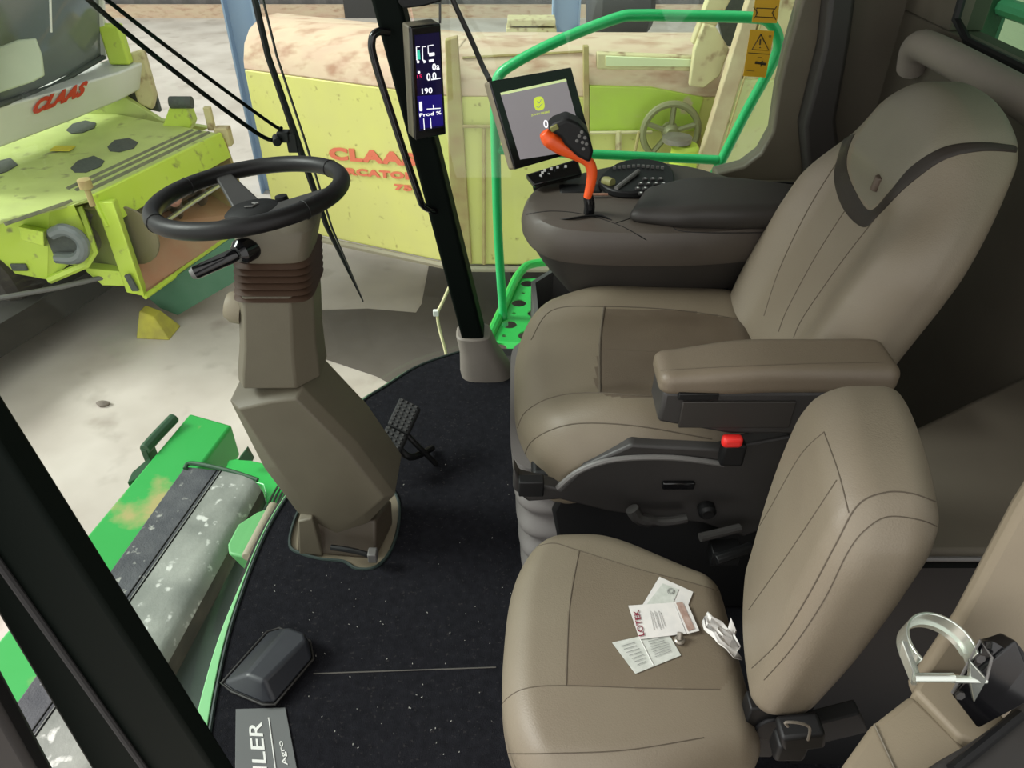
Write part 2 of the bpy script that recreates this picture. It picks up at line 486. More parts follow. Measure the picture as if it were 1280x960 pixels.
# far corner post, its boot
def post(name, foot, head, wx, wy, m, **k):
    a, b = V(foot), V(head)
    r = []
    for p in (a, b):
        r.append([p + V((-wx, -wy, 0)), p + V((wx, -wy, 0)), p + V((wx, wy, 0)), p + V((-wx, wy, 0))])
    return struct(name, MB().loft(r), m, **k)
fA = P(591, 412, y=2.06); hA = P(486, 0, y=2.06); dA = (hA - fA) / (hA.z - fA.z)
topA = fA + dA * (1.72 - fA.z)
post('pillar_far', fA - dA * .04, topA, .036, .045, M['black_green'], bevel=.01, seg=3)
bt = []
c0 = P(587, 452, y=2.03); c0.z = .005
for z, wx, wy, ox in ((.0, .085, .07, 0), (.03, .082, .068, -.002), (.10, .062, .06, -.012), (.16, .056, .055, -.024), (.165, .05, .05, -.024)):
    cc = V((fA.x + dA.x * (z - fA.z) + .012 * (1 - z / .16), 2.06, z))
    bt.append([cc + V((math.copysign(abs(math.cos(t)) ** .6, math.cos(t)) * wx, math.copysign(abs(math.sin(t)) ** .6, math.sin(t)) * wy, 0)) for t in [2 * PI * k / 24 for k in range(24)]])
bo = obj('post_boot', MB().loft(bt), M['boot']); tag(bo, 'grey tapered plastic boot around the foot of the black corner post', 'post boot')

# near corner post by the open door (front face about half a metre from the lens)
def quadpost(name, px_top, px_bot, y, dy, m, ext_top=1.7, bevel=.008):
    a = [P(*q, y=y) for q in px_top]; b = [P(*q, y=y) for q in px_bot]
    out = []
    for t, q in zip(a, b):
        d = (t - q) / (t.z - q.z)
        out.append((q + d * (-.45 - q.z), q + d * (ext_top - q.z)))
    p = [out[0][0], out[1][0], out[1][0] + V((0, dy, 0)), out[0][0] + V((0, dy, 0)), out[0][1], out[1][1], out[1][1] + V((0, dy, 0)), out[0][1] + V((0, dy, 0))]
    return struct(name, MB().hexa(p), m, bevel=bevel)
quadpost('pillar_near', [(-130, 560), (0, 560)], [(112, 960), (265, 960)], .50, .035, M['black_green'])
s1 = [P(0, 706, y=.495), P(180, 960, y=.495)]; dd = (s1[0] - s1[1]).normalized()
o = obj('door_seal', MB().tube([s1[0] + dd * .8, s1[1] - dd * .35], .004, 8), M['rubber'], WLOC and bpy.data.objects['pillar_near'], label='rubber seal bead')
quadpost('door_frame', [(-330, 560), (-190, 560)], [(-110, 960), (38, 960)], .44, .03, M['black'])

# windscreen: curved glass standing on the floor edge, leaning forward
g = []
for i, p in enumerate(e_out[:-1]):
    lo = V((p.x - .01, p.y, -.02)); hi = V((p.x - .22, p.y, 1.70)); g.append((lo, hi))
wv = [a for a, b in g] + [b for a, b in g]; n = len(g)
ws = struct('window_1', MB().add(wv, [(i, i + 1, i + 1 + n, i + n) for i in range(n - 1)]), GL)
# right-hand side window behind the console
Yw = 2.13
rw = [P(u, v, y=Yw) for u, v in ((500, -60), (600, 425), (680, 430), (900, 222), (935, 205), (963, 170), (985, 60), (1003, -60))]
struct('window_2', MB().prism(rw, (0, .005, 0)), GL)

# rear corner post with rounded inner edge, right side wall, rear wall
bp = [(1012, -70), (1003, 0), (985, 62), (974, 110), (966, 165), (951, 192), (930, 208), (895, 217), (893, 300), (1060, 300), (1035, 205), (1042, 120), (1062, 0), (1075, -70)]
bpo = [P(u, v, y=2.10) for u, v in bp]
struct('pillar_rear', MB().prism(bpo, (0, .06, 0)), M['trim'], bevel=.008, seg=3)
bq = [P(u, v, y=2.04) for u, v in ((1047, -90), (1030, 60), (1005, 160), (1010, 215), (1010, 320), (1050, 320), (1052, 205), (1046, 150), (1064, 50), (1082, -90))]
struct('trim_2', MB().prism(bq, (0, .1, 0)), M['console_dark'], bevel=.012, seg=3)
struct('wall_right', MB().box((.60, 2.165, .2), (.48, .02, .22)), M['trim_brown'])
struct('wall_right', MB().box((.90, 2.165, 1.0), (.14, .02, .75)), M['reartrim'])
# rear wall with the window opening above the padded ledge
rwz = 1.10
rmb = MB().box((1.06, 1.33, .5), (.04, .83, .60))
rmb.box((1.06, 2.03, 1.42), (.04, .13, .32))
struct('wall_rear', rmb, M['reartrim'], bevel=.004)
struct('window_3', MB().add([(1.06, .5, 1.10), (1.06, 1.9, 1.10), (1.06, 1.9, 1.74), (1.06, .5, 1.74)], [(0, 1, 2, 3)]), glass_mat('rearglass', (150, 190, 165), .08))
struct('trim_3', MB().tube([(1.018, 1.897, 1.75), (1.018, 1.895, 1.3), (1.018, 1.88, 1.13), (1.018, 1.80, 1.10), (1.018, .52, 1.10)], .010, 8), M['black'])
tag(obj('ledge_pad', MB().tube(smooth([(1.0, 1.98, 1.0), (.975, 1.93, 1.06), (.965, 1.80, 1.075), (.965, 1.4, 1.075), (.965, .9, 1.07), (.97, .6, 1.07)], 6), .035, 14), M['rearpad']), 'long padded grey beige ledge under the rear cab window', 'padded ledge')
struct('ceiling', MB().prism([(-.62, .46, 1.76), (1.15, .46, 1.76), (1.15, 2.2, 1.76), (-.45, 2.2, 1.76), (-.8, 1.4, 1.76)], (0, 0, .08)), M['ceil'])
# closed lower body under the cab, so the far side shows no gap
struct('floor_trim', MB().box((.6, 2.19, -.1), (.48, .02, .08)), M['darkgreen'])
# grain tank seen through the rear window
gt = empty('grain_tank', (1.9, 3.0, .2), 'green steel grain tank wall seen through the tinted rear window', 'grain tank')
obj('panel', MB().box((1.75, 3.40, 1.0), (.02, .46, .8)), M['tank'], gt, bevel=.005)
obj('post', MB().box((1.70, 2.93, 1.0), (.03, .035, .8)), M['darkgreen'], gt, bevel=.005)
obj('rail', MB().tube([(1.72, 2.9, .97), (1.72, 2.0, .99)], .03, 10), M['tank'], gt)
obj('inner_wall', MB().box((2.6, 3.4, .5), (.02, 1.6, .9)), M['grain'], gt)
def sst(a, b, x):
    t = max(0, min(1, (x - a) / (b - a))); return t * t * (3 - 2 * t)

def poly_in(poly, x, y):
    c = False; n = len(poly); j = n - 1
    for i in range(n):
        xi, yi = poly[i]; xj, yj = poly[j]
        if (yi > y) != (yj > y) and x < (xj - xi) * (y - yi) / (yj - yi) + xi: c = not c
        j = i
    return c

def pix(p):
    d = V(p) - CAM
    f = d.y * CT - d.z * ST; up = d.y * ST + d.z * CT
    return 640 + F * d.x / f, 480 - F * up / f

def split(mb, test):
    """face regions of one dense surface as two meshes"""
    a, b = MB(), MB(); out = []
    for want in (True, False):
        m = MB(); mp = {}
        for f in mb.f:
            c = sum((mb.v[i] for i in f), V((0, 0, 0))) / len(f)
            if test(c) == want:
                ff = []
                for i in f:
                    if i not in mp: mp[i] = len(m.v); m.v.append(mb.v[i])
                    ff.append(mp[i])
                m.f.append(tuple(ff))
        out.append(m)
    return out

def ribbon(bv, A, B, n=10, th=.003):
    """strip lying on a surface between two traced edges"""
    a = sm2(A, n); b = sm2(B, n); rings = []
    for (u0, v0), (u1, v1) in zip(a, b):
        row = []
        for k in range(6):
            s = k / 5
            p = cast(bv, u0 + (u1 - u0) * s, v0 + (v1 - v0) * s, th if 0 < k < 5 else th * .4)
            row.append(p)
        if any(p is None for p in row): continue
        low = [p - V((-.25, .35, .25)).normalized() * 0 + V((0, 0, 0)) for p in row]
        rings.append(row)
    m = MB(); w = 6; R = len(rings)
    back = [[p + V((.006, .002, -.004)) for p in r] for r in rings]
    vs = [p for r in rings for p in r] + [p for r in back for p in r]
    N = R * w; fs = []
    for i in range(R - 1):
        for k in range(w - 1):
            x = i * w + k; fs.append((x, x + 1, x + w + 1, x + w)); fs.append((x + N + w, x + w + 1 + N, x + 1 + N, x + N))
        for k in (0, w - 1):
            x = i * w + k; fs.append((x, x + w, x + w + N, x + N))
    for i in (0, R - 1):
        for k in range(w - 1):
            x = i * w + k; fs.append((x, x + 1, x + 1 + N, x + N))
    return m.add(vs, fs)

# ================================================================ operator seat
seat = empty('operator_seat', (.3, 1.38, 0), 'large taupe leather driver seat with high back and folded armrest behind the smaller seat', 'seat')
def f_cush(q):
    x, y, z = q; xf = max(0, min(1, (x + .285) / .57)); a = abs(y) / .3
    ys = y * (1 - .05 * xf)
    xx = x + .085 * (1 - xf) * a ** 3
    zz = z
    if z > 0:
        zz += .032 * sst(.13, .22, abs(y)) * (.4 + .6 * sst(0, .4, xf)) - .02 * sst(.22, .3, abs(y))
        zz += .012 * math.cos(y * 6) * xf
    zz -= .055 * max(0, (.4 - xf) / .4) ** 2
    zz -= .02 * xf
    return (xx + .29, 1.38 + ys, zz + .47)
cush = softbox((.285, .30, .095), .062, (70, 76, 26), f_cush)
cbv = cush.bvh()
inpoly = [(752, 378), (940, 400), (960, 470), (835, 498), (700, 498), (690, 440), (705, 385)]
cpoly = [(664, 425), (690, 388), (752, 383), (850, 388), (942, 402), (970, 470), (835, 496), (740, 490), (690, 496), (655, 515), (648, 470)]
cpoly2 = sm2([(755, 384), (850, 388), (942, 402)], 8) + [(985, 480), (835, 497)] + sm2([(835, 497), (750, 491), (750, 430), (755, 384)], 8)
a_, b_ = split(cush, lambda c: c.z > .44 and poly_in(cpoly2, *pix(c)))
sc = obj('seat_cushion', b_, mat('leather_shaded', (112, 102, 86), .5, 0, (102, 92, 77), 6, .6, .25, 420), seat, ang=60)  # same leather as the smaller seat, with shade put into the colour
obj('insert', a_, M['leather_center'], sc, ang=60, label='darker brown grained seat panel')
obj('stitching', join(seam(cbv, [(664, 425), (690, 388), (752, 383), (850, 388), (942, 402)], .0022), seam(cbv, [(755, 384), (750, 430), (750, 491)], .0042), seam(cbv, [(647, 535), (658, 514), (690, 497), (740, 491), (835, 497)], .0022),
    seam(cbv, [(653, 585), (662, 555), (690, 537), (730, 529), (800, 533), (890, 549)], .002), seam(cbv, [(757, 437), (830, 440)], .0012)), M['seam'], sc)

# backrest
def f_back(q):
    x, y, z = q; h = max(0, (z + .345) / .69)
    zz = z; wdt = 1 - .06 * sst(0, .1, 1 - h) * 0
    wdt = 1.0 - .40 * max(0, (h - .58) / .42) ** 1.5 - .22 * max(0, (.3 - h) / .3) ** 2
    yy = y * wdt
    zz = z - .06 * (abs(y) / .265) ** 2.5 * sst(.6, 1, h)
    th = x * (1 - .32 * max(0, (h - .5) / .5))
    if x < 0:
        th += -.03 * sst(.1, .2, abs(y)) * (1 - sst(.6, .8, h)) + .03 * sst(.2, .28, abs(y)) * (1 - sst(.6, .8, h)) - .03 * sst(.66, .8, h) * (1 - sst(.10, .2, abs(yy)))
    X = .60 + th + .215 * h ** 1.1
    return (X, 1.385 + yy, .47 + .33 + zz * .912)
back = softbox((.070, .265, .345), .06, (28, 110, 130), f_back)
bbv = back.bvh()
hp = [(1062, 208), (1068, 180), (1085, 150), (1110, 122), (1150, 100), (1230, 100), (1300, 150), (1300, 182), (1230, 177), (1180, 184), (1145, 205), (1110, 240), (1088, 262), (1070, 240)]
a_, b_ = split(back, lambda c: poly_in(hp, *pix(c)) or c.z > 1.125)
bk = obj('backrest', b_, M['leather'], seat, ang=60)
hr = obj('headrest', a_, M['headleather'], seat, ang=60, label='smoother grey beige headrest panel')
obj('headrest_band', ribbon(bbv, [(1103, 124), (1078, 152), (1062, 183), (1059, 210), (1070, 240), (1088, 263), (1112, 240), (1140, 208), (1180, 184), (1225, 178), (1268, 182)],
    [(1090, 128), (1062, 158), (1048, 195), (1043, 225), (1055, 262), (1080, 284), (1103, 264), (1135, 232), (1180, 200), (1225, 189), (1266, 190)]), M['band'], hr, label='dark leather band')
p = cast(bbv, 1097, 229, .001)
ups = (cast(bbv, 1102, 217) - cast(bbv, 1092, 240)).normalized()
obj('badge', MB().tube([p + ups * .014, p - ups * .014], .0085, 12, caps=True), M['badge'], hr, bevel=.002)
obj('seam_line', join(seam(bbv, [(1048, 200), (1010, 262), (975, 335), (955, 395)], .002), seam(bbv, [(1057, 262), (1020, 320), (985, 385), (973, 415)], .002), seam(bbv, [(1095, 272), (1050, 330), (1005, 395), (992, 422)], .002)), M['seam'], bk)

# left armrest
ar = MB()
def f_arm(q):
    x, y, z = q; xf = (x + .215) / .43
    zz = z * (1 - .25 * (1 - sst(0, .35, xf))) - (.012 if xf < 0 else .014 * (1 - sst(0, .5, xf)))
    return (x * .96 + .463, 1.085 + y * (.86 + .14 * sst(0, .4, xf)), zz + .724)
arm = obj('armrest', softbox((.215, .056, .029), .022, (50, 18, 12), f_arm), M['leather_dark'], seat, ang=60)
abv = softbox((.215, .056, .029), .022, (50, 18, 12), f_arm).bvh()
obj('stitching', seam(abv, [(826, 463), (900, 459), (1000, 455), (1105, 453)], .0014), M['seam'], arm)
box = MB().prism([(.265, 1.04, .698), (.67, 1.04, .698), (.66, 1.04, .60), (.40, 1.04, .60), (.262, 1.04, .63)], (0, .09, 0))
ab = obj('armrest_box', box, M['darkplastic'], seat, bevel=.008, seg=3)
obj('latch', MB().box((.325, 1.037, .694), (.035, .006, .007)), M['black'], ab, bevel=.002)
obj('panel', MB().box((.40, 1.0385, .65), (.10, .003, .03)), M['console_dark'], ab, bevel=.002)
obj('bracket', MB().box((.60, 1.035, .685), (.045, .01, .018)).box((.60, 1.05, .63), (.02, .008, .05)), M['black'], ab, bevel=.004)
# side shell under the cushion with switches, buckle, levers
side = [(642, 585), (650, 600), (700, 612), (730, 583), (790, 556), (900, 562), (990, 545), (1010, 640), (930, 672), (880, 655), (760, 640), (700, 625), (660, 628), (641, 612)]
sp = obj('side_shell', MB().prism([P(u, v, y=1.075) for u, v in side], (0, .035, 0)), M['darkplastic'], seat, bevel=.006, seg=3)
obj('shell_ridge', MB().tube([P(u, v, y=1.072) for u, v in sm2([(697, 610), (725, 588), (770, 574), (840, 572), (905, 580)], 6)], .006, 8), M['greyplastic'], sp)
obj('switch', MB().box(P(848, 606, y=1.072), (.032, .006, .009)), M['black_gloss'], sp, bevel=.003)
obj('front_bracket', MB().box(P(664, 607, y=1.066), (.025, .012, .02)), M['black'], sp, bevel=.003)
obj('knob', MB().lathe(P(883, 636, y=1.07), (0, -1, 0), [(.0, -.01), (.018, -.01), (.018, .012), (.012, .018), (.0, .018)], 16), M['black'], sp)
bk2 = P(915, 565, y=1.045)
bu = obj('belt_buckle', MB().box(bk2, (.022, .014, .026)), M['black'], seat, bevel=.006, seg=3)
obj('release_button', MB().box(P(915, 551, y=1.03), (.019, .010, .012)), M['redbtn'], bu, bevel=.008, seg=3, label='bright red release button')
obj('lever', MB().tube(smooth([P(790, 636, y=1.05), P(800, 648, y=1.045), P(830, 652, y=1.045), P(858, 648, y=1.05)], 5), [.014] * 8 + [.010] * 8, 10), M['darkplastic'], seat)
obj('lever', MB().tube([P(875, 672, y=1.0), P(925, 660, y=1.02)], .009, 10), M['darkplastic'], seat)
obj('side_linkage', MB().tube([P(895, 700, y=1.0), P(940, 684, y=1.02)], .012, 8).box(P(905, 690, y=1.04), (.03, .02, .02)), M['black'], seat, bevel=.002)
obj('base_cover', MB().prism([P(u, v, y=1.10) for u, v in ((705, 612), (760, 630), (960, 640), (960, 760), (730, 760), (700, 690), (690, 640))], (0, .02, 0)), M['black'], seat, bevel=.008)
# suspension: folded grey rubber skirt round the seat base
rg = []
for i in range(57):
    z = .02 + .40 * i / 56
    k = .016 * (.5 - .5 * math.cos(2 * PI * (z - .02) / .08)) if z < .34 else .014
    hx, hy = .255 + k - .03 * (1 - z / .42), .235 + k
    rg.append([V((.265 + math.copysign(abs(math.cos(t)) ** .25, math.cos(t)) * hx, 1.38 + math.copysign(abs(math.sin(t)) ** .25, math.sin(t)) * hy, z)) for t in [2 * PI * (k2 + .5) / 48 for k2 in range(48)]])
obj('suspension_bellows', MB().loft(rg), mat('bellowgrey', (104, 100, 98), .6), seat, ang=70)
obj('base_frame', MB().box((.31, 1.38, .40), (.27, .27, .035)), M['black'], seat, bevel=.01)
obj('back_bracket', MB().box((.60, 1.14, .46), (.05, .02, .10)), M['black'], seat, bevel=.008)
obj('back_bracket', MB().box((.60, 1.60, .46), (.05, .02, .10)), M['black'], seat, bevel=.008)
# straps and buckle on the far side between cushion and console
fb = obj('belt_buckle', MB().box(P(893, 365, y=1.64), (.03, .012, .018)).tube(smooth([P(885, 358, y=1.64), P(898, 345, y=1.65), P(915, 352, y=1.65), P(905, 372, y=1.64)], 4), .008, 8), M['black'], seat, bevel=.002)
obj('release_button', MB().box(P(889, 371, y=1.625), (.007, .005, .004)), M['keydot'], fb, bevel=.001)

# ================================================================ companion seat
cs = empty('companion_seat', (.2, .72, 0), 'small light taupe leather side seat in front, with papers lying on its cushion', 'seat')
def f_cc(q):
    x, y, z = q; xf = max(0, min(1, (x + .2) / .4)); yf = (y + .235) / .47
    tp = 1 - .22 * sst(.3, 1, xf)
    yy = y * tp - .035 * sst(.3, 1, xf) * (1 if y > 0 else .2)
    xx = x + .055 * (1 - xf) * (abs(y) / .225) ** 3 + (.03 * (1 - xf) * yf)
    zz = z
    if z > 0:
        e = math.hypot(max(0, abs(x) - .07) / .14, max(0, abs(y) - .12) / .12)
        zz -= .012 * min(1.5, e) ** 2
    zz -= .015 * xf
    return (xx + .172, .728 + yy, zz + .385)
cc = softbox((.20, .235, .078), .05, (64, 70, 26), f_cc)
ccv = cc.bvh()
ip = sm2([(724, 689), (800, 712), (870, 730), (915, 745)], 6) + [(950, 800)] + sm2([(900, 862), (800, 860), (708, 857)], 6) + sm2([(708, 857), (712, 760), (724, 689)], 6)
a_, b_ = split(cc, lambda c: c.z > .40 and poly_in(ip, *pix(c)))
sc = obj('seat_cushion', b_, M['leather'], cs, ang=60)
obj('insert', a_, mat('leather_mid', (113, 102, 87), .5, 0, (103, 93, 78), 5, .5, .25, 420), sc, ang=60, label='darker taupe centre panel of the cushion')
obj('stitching', join(seam(ccv, [(660, 687), (690, 679), (720, 687), (800, 712), (870, 730), (915, 745)], .0017), seam(ccv, [(724, 689), (712, 760), (708, 857)], .0018),
    seam(ccv, [(622, 890), (635, 872), (660, 860), (708, 857), (800, 860), (900, 862)], .0014), seam(ccv, [(635, 942), (680, 942), (780, 938), (880, 922)], .0014)), M['seam'], sc)
def f_cb(q):
    x, y, z = q; h = max(0, (z + .225) / .45)
    wd = 1 - .12 * max(0, (h - .75) / .25) ** 2 - .10 * max(0, (.4 - h) / .4) ** 1.5
    zz = z - .03 * (abs(y) / .155) ** 2.4 * sst(.7, 1, h)
    th = x * (.80 + .30 * sst(0, .7, h)) * (1 - .12 * sst(.8, 1, h))
    if x < 0: th -= .012 * math.cos(min(1, abs(y) / .155) * PI / 2)
    X = .42 + th + .045 * h + .20 * y
    return (X, .715 + y * wd, .670 + zz)
cb = softbox((.060, .155, .225), .045, (26, 76, 100), f_cb)
cbb = cb.bvh()
bk = obj('backrest', cb, M['leather'], cs, ang=60)
obj('stitching', join(seam(cbb, [(1030, 540), (1000, 570), (960, 640), (922, 702)], .0015), seam(cbb, [(1046, 600), (1020, 640), (980, 700), (936, 762)], .0015),
    seam(cbb, [(1030, 540), (1048, 590), (1061, 641)], .0014), seam(cbb, [(1176, 630), (1140, 617), (1105, 616), (1072, 632), (1045, 680), (1010, 745), (975, 800), (940, 835)], .0015),
    seam(cbb, [(1175, 660), (1150, 650), (1110, 646), (1082, 662), (1060, 690), (1030, 750), (990, 810), (955, 850)], .0012)), M['seam'], bk)
rbs = MB().box((.18, .73, .30), (.14, .16, .02)).box((.18, .73, .15), (.06, .08, .14)).box((.2, .73, .015), (.12, .14, .015))
obj('seat_base', rbs, M['black'], cs, bevel=.008)
obj('hinge', MB().box((.375, .60, .40), (.03, .015, .07)).lathe((.39, .58, .42), (0, 1, 0), [(.0, 0), (.03, 0), (.03, .03), (0, .03)], 18), M['black'], cs, bevel=.003)
# belt buckle at its near rear corner
bb = P(1000, 915, y=.55)
b1 = obj('belt_buckle', MB().box(bb, (.03, .018, .02), Matrix.Rotation(-.25, 3, 'Y')).box(bb + V((-.01, -.002, -.03)), (.022, .016, .02)), M['black'], cs, bevel=.006, seg=3)
obj('strap_loop', MB().tube(smooth([P(985, 908, y=.53), P(982, 903, y=.53), P(1000, 904, y=.53), P(1012, 910, y=.53), P(1010, 925, y=.53)], 4), .002, 6), M['steel'], b1)
obj('belt_strap', MB().box(P(1035, 905, y=.60), (.05, .012, .03), Matrix.Rotation(-.5, 3, 'Y')), M['rubber'], cs, bevel=.003)

# ---------------------------------------------------------------- papers lying on the companion seat
def card(name, q, m, label, cat='paper card', eps=.003, wob=0, **k):
    mb = drape_quad(ccv, q, 8, 8, eps, .0008, wob)
    o = obj(name, mb, m, None, ang=60); tag(o, label, cat); return o
def onpaper(name, s, px0, px1, hpx, m, parent, eps=.006, bold=.01):
    a = cast(ccv, *px0, eps); b = cast(ccv, *px1, eps); c = cast(ccv, *hpx, eps)
    x = b - a; y = (c - a) - x * ((c - a).dot(x) / x.dot(x))
    return obj(name, text_mb(s, a, x, y, width=x.length, height=y.length, depth=.0003, bold=bold), m, parent, flat=True)
def lines(px_rows, eps, r=.0005):
    mb = MB()
    for a, b in px_rows:
        mb.tube([cast(ccv, *a, eps), cast(ccv, (a[0] + b[0]) / 2, (a[1] + b[1]) / 2, eps), cast(ccv, *b, eps)], r, 4)
    return mb
def lerp(a, b, t): return (a[0] + (b[0] - a[0]) * t, a[1] + (b[1] - a[1]) * t)
def rows(q, n, m0=.12, m1=.88, t0=.12, t1=.9):
    r = []
    for i in range(n):
        t = t0 + (t1 - t0) * i / (n - 1)
        a = lerp(q[0], q[3], t); b = lerp(q[1], q[2], t)
        r.append((lerp(a, b, m0), lerp(a, b, m1 - random.uniform(0, .15))))
    return r
qC = [(765, 803), (796, 790), (814, 838), (795, 842)]
qC = [(765, 803), (795, 791), (836, 796), (851, 819)]
qC = [(765, 804), (833, 789), (851, 820), (794, 843)]
cC = card('leaflet', qC, M['papergrey'], 'grey printed leaflet half under the white card on the seat', eps=.002)
obj('print', lines(rows([(772, 806), (795, 800), (812, 830), (798, 836)], 7, .05, .95) + rows([(806, 797), (830, 793), (844, 816), (818, 826)], 8, .05, .95), .0036, .0004), M['inkgrey'], cC)
obj('fold', lines([((798, 797), (816, 833))], .0036, .0006), M['white'], cC)
qA = [(824, 722), (866, 741), (852, 778), (800, 762)]
cA = card('leaflet', qA, M['paper'], 'white and grey leaflet with a small round seal behind the white card', eps=.0025)
obj('print', drape_quad(ccv, [(828, 731), (848, 738), (838, 762), (808, 757)], 4, 4, .0036, .0006), M['papergrey'], cA)
obj('seal', join(*[seam(ccv, [(838 + r * math.cos(t), 741 + r * .8 * math.sin(t)) for t in [2 * PI * k / 8 for k in range(9)]], .0006, 3, .0046) for r in (4.5, 2.8)]), M['inkgrey'], cA)
qB = [(785, 759), (842, 755), (857, 794), (799, 801)]
cB = card('folded_card', qB, M['paper'], 'white folded card with dark red block lettering and a brown strip', eps=.0045)
obj('logo_text', text_mb('LOTEK', cast(ccv, 805, 797, .0062), cast(ccv, 798, 765, .0062) - cast(ccv, 805, 797, .0062), cast(ccv, 795, 799, .0062) - cast(ccv, 805, 797, .0062),
    width=(cast(ccv, 798, 765) - cast(ccv, 805, 797)).length, height=.010, depth=.0003, bold=.012), M['inkred'], cB, flat=True)
obj('print', lines([((812 + k * 2.6, 766 + (k % 2) * 2), (817 + k * 2.8, 790 - (k % 3) * 2)) for k in range(6)], .0058, .0003), M['inkgrey'], cB)
obj('leaf', drape_quad(ccv, [(842, 755), (859, 758), (873, 791), (858, 795)], 4, 6, .006, .0008), M['paper'], cB)
obj('picture', drape_quad(ccv, [(844, 757), (852, 756), (867, 789), (859, 792)], 3, 6, .0075, .0006), M['inkbrown'], cB, label='brown printed picture strip')
# crumpled paper
cr = []
ctr = [(880, 775), (884, 785), (894, 793), (900, 802), (910, 808), (920, 818), (930, 822)]
wid = [(-7, 6), (-11, 8), (-10, 10), (-11, 12), (-12, 13), (-13, 15), (-8, 10)]
tp = []; rr = random.Random(3)
for i, ((u, v), (a, b)) in enumerate(zip(ctr, wid)):
    row = []
    for k in range(9):
        s = k / 8
        off = a + (b - a) * s
        p = cast(ccv, min(u + off * .5, 924), v - off * .83, .004) or tp[-1][k]
        p = p + V((0, 0, (.008 * rr.random() + .008 * abs(math.sin(s * 7 + i * 1.7))) * (1 if i < 6 else .5)))
        row.append(p)
    tp.append(row)
m_ = MB(); vs = [p for r in tp for p in r]; w_ = 9; N = len(vs)
fs = []
for i in range(len(tp) - 1):
    for k in range(8):
        x = i * w_ + k; fs.append((x, x + 1, x + w_ + 1, x + w_))
m_.add(vs, fs)
o = obj('crumpled_paper', m_, M['paper'], None, ang=25); tag(o, 'crumpled white paper slip lying against the small seat back', 'crumpled paper')
sm_ = o.modifiers.new('s', 'SOLIDIFY'); sm_.thickness = .001
# bolt
p = cast(ccv, 849, 802, 0)
bt = empty('bolt', p, 'small grey metal bolt lying beside the white card', 'bolt')
obj('bolt_head', MB().lathe(p, (0, 0, 1), [(0, 0), (.0085, 0), (.0085, .005), (.006, .007), (0, .007)], 14), M['steel'], bt)
obj('shank', MB().tube([p + V((0, 0, .006)), p + V((.001, .007, .014))], .0045, 10), M['steel'], bt)
# ================================================================ steering column
YN = 1.275
col = empty('steering_column', (-.45, 1.35, 0), 'taupe steering column with black leather wheel and ribbed brown collar', 'steering column')
def PN(pts, y=YN): return [P(u, v, y=y) for u, v in pts]
def prism2(name, px, d, m, y=YN, bevel=.012, inset=0, parent=None, **k):
    return obj(name, MB().prism(PN(px, y), (0, d, 0)), m, parent or col, bevel=bevel, seg=3, **k)
# lower cover with its chamfered raised face
low = [(287, 500), (300, 493), (330, 490), (378, 484), (455, 560), (494, 612), (490, 640), (465, 655), (420, 668), (372, 640), (330, 580)]
lo_front = PN([(289, 503), (335, 492), (374, 486), (440, 555), (492, 622), (458, 652), (421, 665), (378, 640), (335, 585)], YN)
fr = MB()
outer = PN([(287, 500), (335, 489), (378, 483), (447, 553), (494, 618), (460, 654), (420, 667), (372, 641), (330, 585)], YN + .015)
inner = PN([(298, 512), (337, 503), (370, 499), (432, 562), (480, 622), (455, 643), (421, 655), (384, 634), (344, 582)], YN - .011)
backr = [p + V((0, .14, 0)) for p in outer]
backr2 = [p + V((0, .16, 0)) * 1 + (sum(outer, V()) / 9 - p) * .12 for p in outer]
lc = obj('lower_cover', MB().loft([inner, outer, backr, backr2]), M['trim'], col, bevel=.004, seg=3)
# mid cover
rings = []
for (u0, u1, v) in ((292, 397, 488), (291, 394, 470), (293, 390, 440), (292, 388, 400), (290, 386, 372)):
    a, b = P(u0, v, y=YN), P(u1, v, y=YN)
    w_ = (b.x - a.x); dY = .13
    x0 = a.x
    # chamfered rectangle footprint; the driver side is a sloping facet
    fp = [(0, .03), (.02, .0), (w_ * .74, 0), (w_ * .98, .045), (w_ * .98, .12), (w_ * .8, .15), (.03, .15), (0, .12)]
    rings.append([V((x0 + fx, YN + .005 + fy, a.z)) for fx, fy in fp])
obj('upper_cover', MB().loft(rings), M['trim'], col, bevel=.004, seg=2)
obj('side_knob', MB().lathe(P(292, 383, y=1.33), (-1, 0, .25), [(0, -.02), (.034, -.02), (.034, .0), (.026, .014), (0, .018)], 20), M['trim_light'], col)
# bellows
def rr_ring(cx, cy, z, hx, hy, e=.35, n=40):
    return [V((cx + math.copysign(abs(math.cos(t)) ** e, math.cos(t)) * hx, cy + math.copysign(abs(math.sin(t)) ** e, math.sin(t)) * hy, z)) for t in [2 * PI * (k + .5) / n for k in range(n)]]
b0, b1 = P(339, 380, y=YN + .005), P(337, 330, y=YN + .005)
rings = []
for i in range(61):
    s = i / 60; ph = (s * 6) % 1
    k = .013 * (1 - abs(2 * ph - 1)) ** .8
    cx = b0.x + (b1.x - b0.x) * s; z = b0.z + (b1.z - b0.z) * s
    rings.append(rr_ring(cx, YN + .078, z, .067 + k - .004 * s, .068 + k))
obj('bellows', MB().loft(rings), M['bellow'], col, ang=70)
# collar below the wheel
c0 = P(337, 333, y=YN); c1 = P(335, 290, y=YN)
rings = [rr_ring(c0.x, YN + .075, c0.z - .006, .066, .065, .45), rr_ring(c0.x - .002, YN + .075, c0.z + .01, .073, .07, .45), rr_ring(c1.x, YN + .078, c1.z - .01, .076, .072, .5), rr_ring(c1.x, YN + .08, c1.z + .0, .07, .068, .6), rr_ring(c1.x, YN + .09, c1.z + .004, .045, .045, .8)]
clr = obj('collar', MB().loft(rings), M['trim'], col, ang=50)
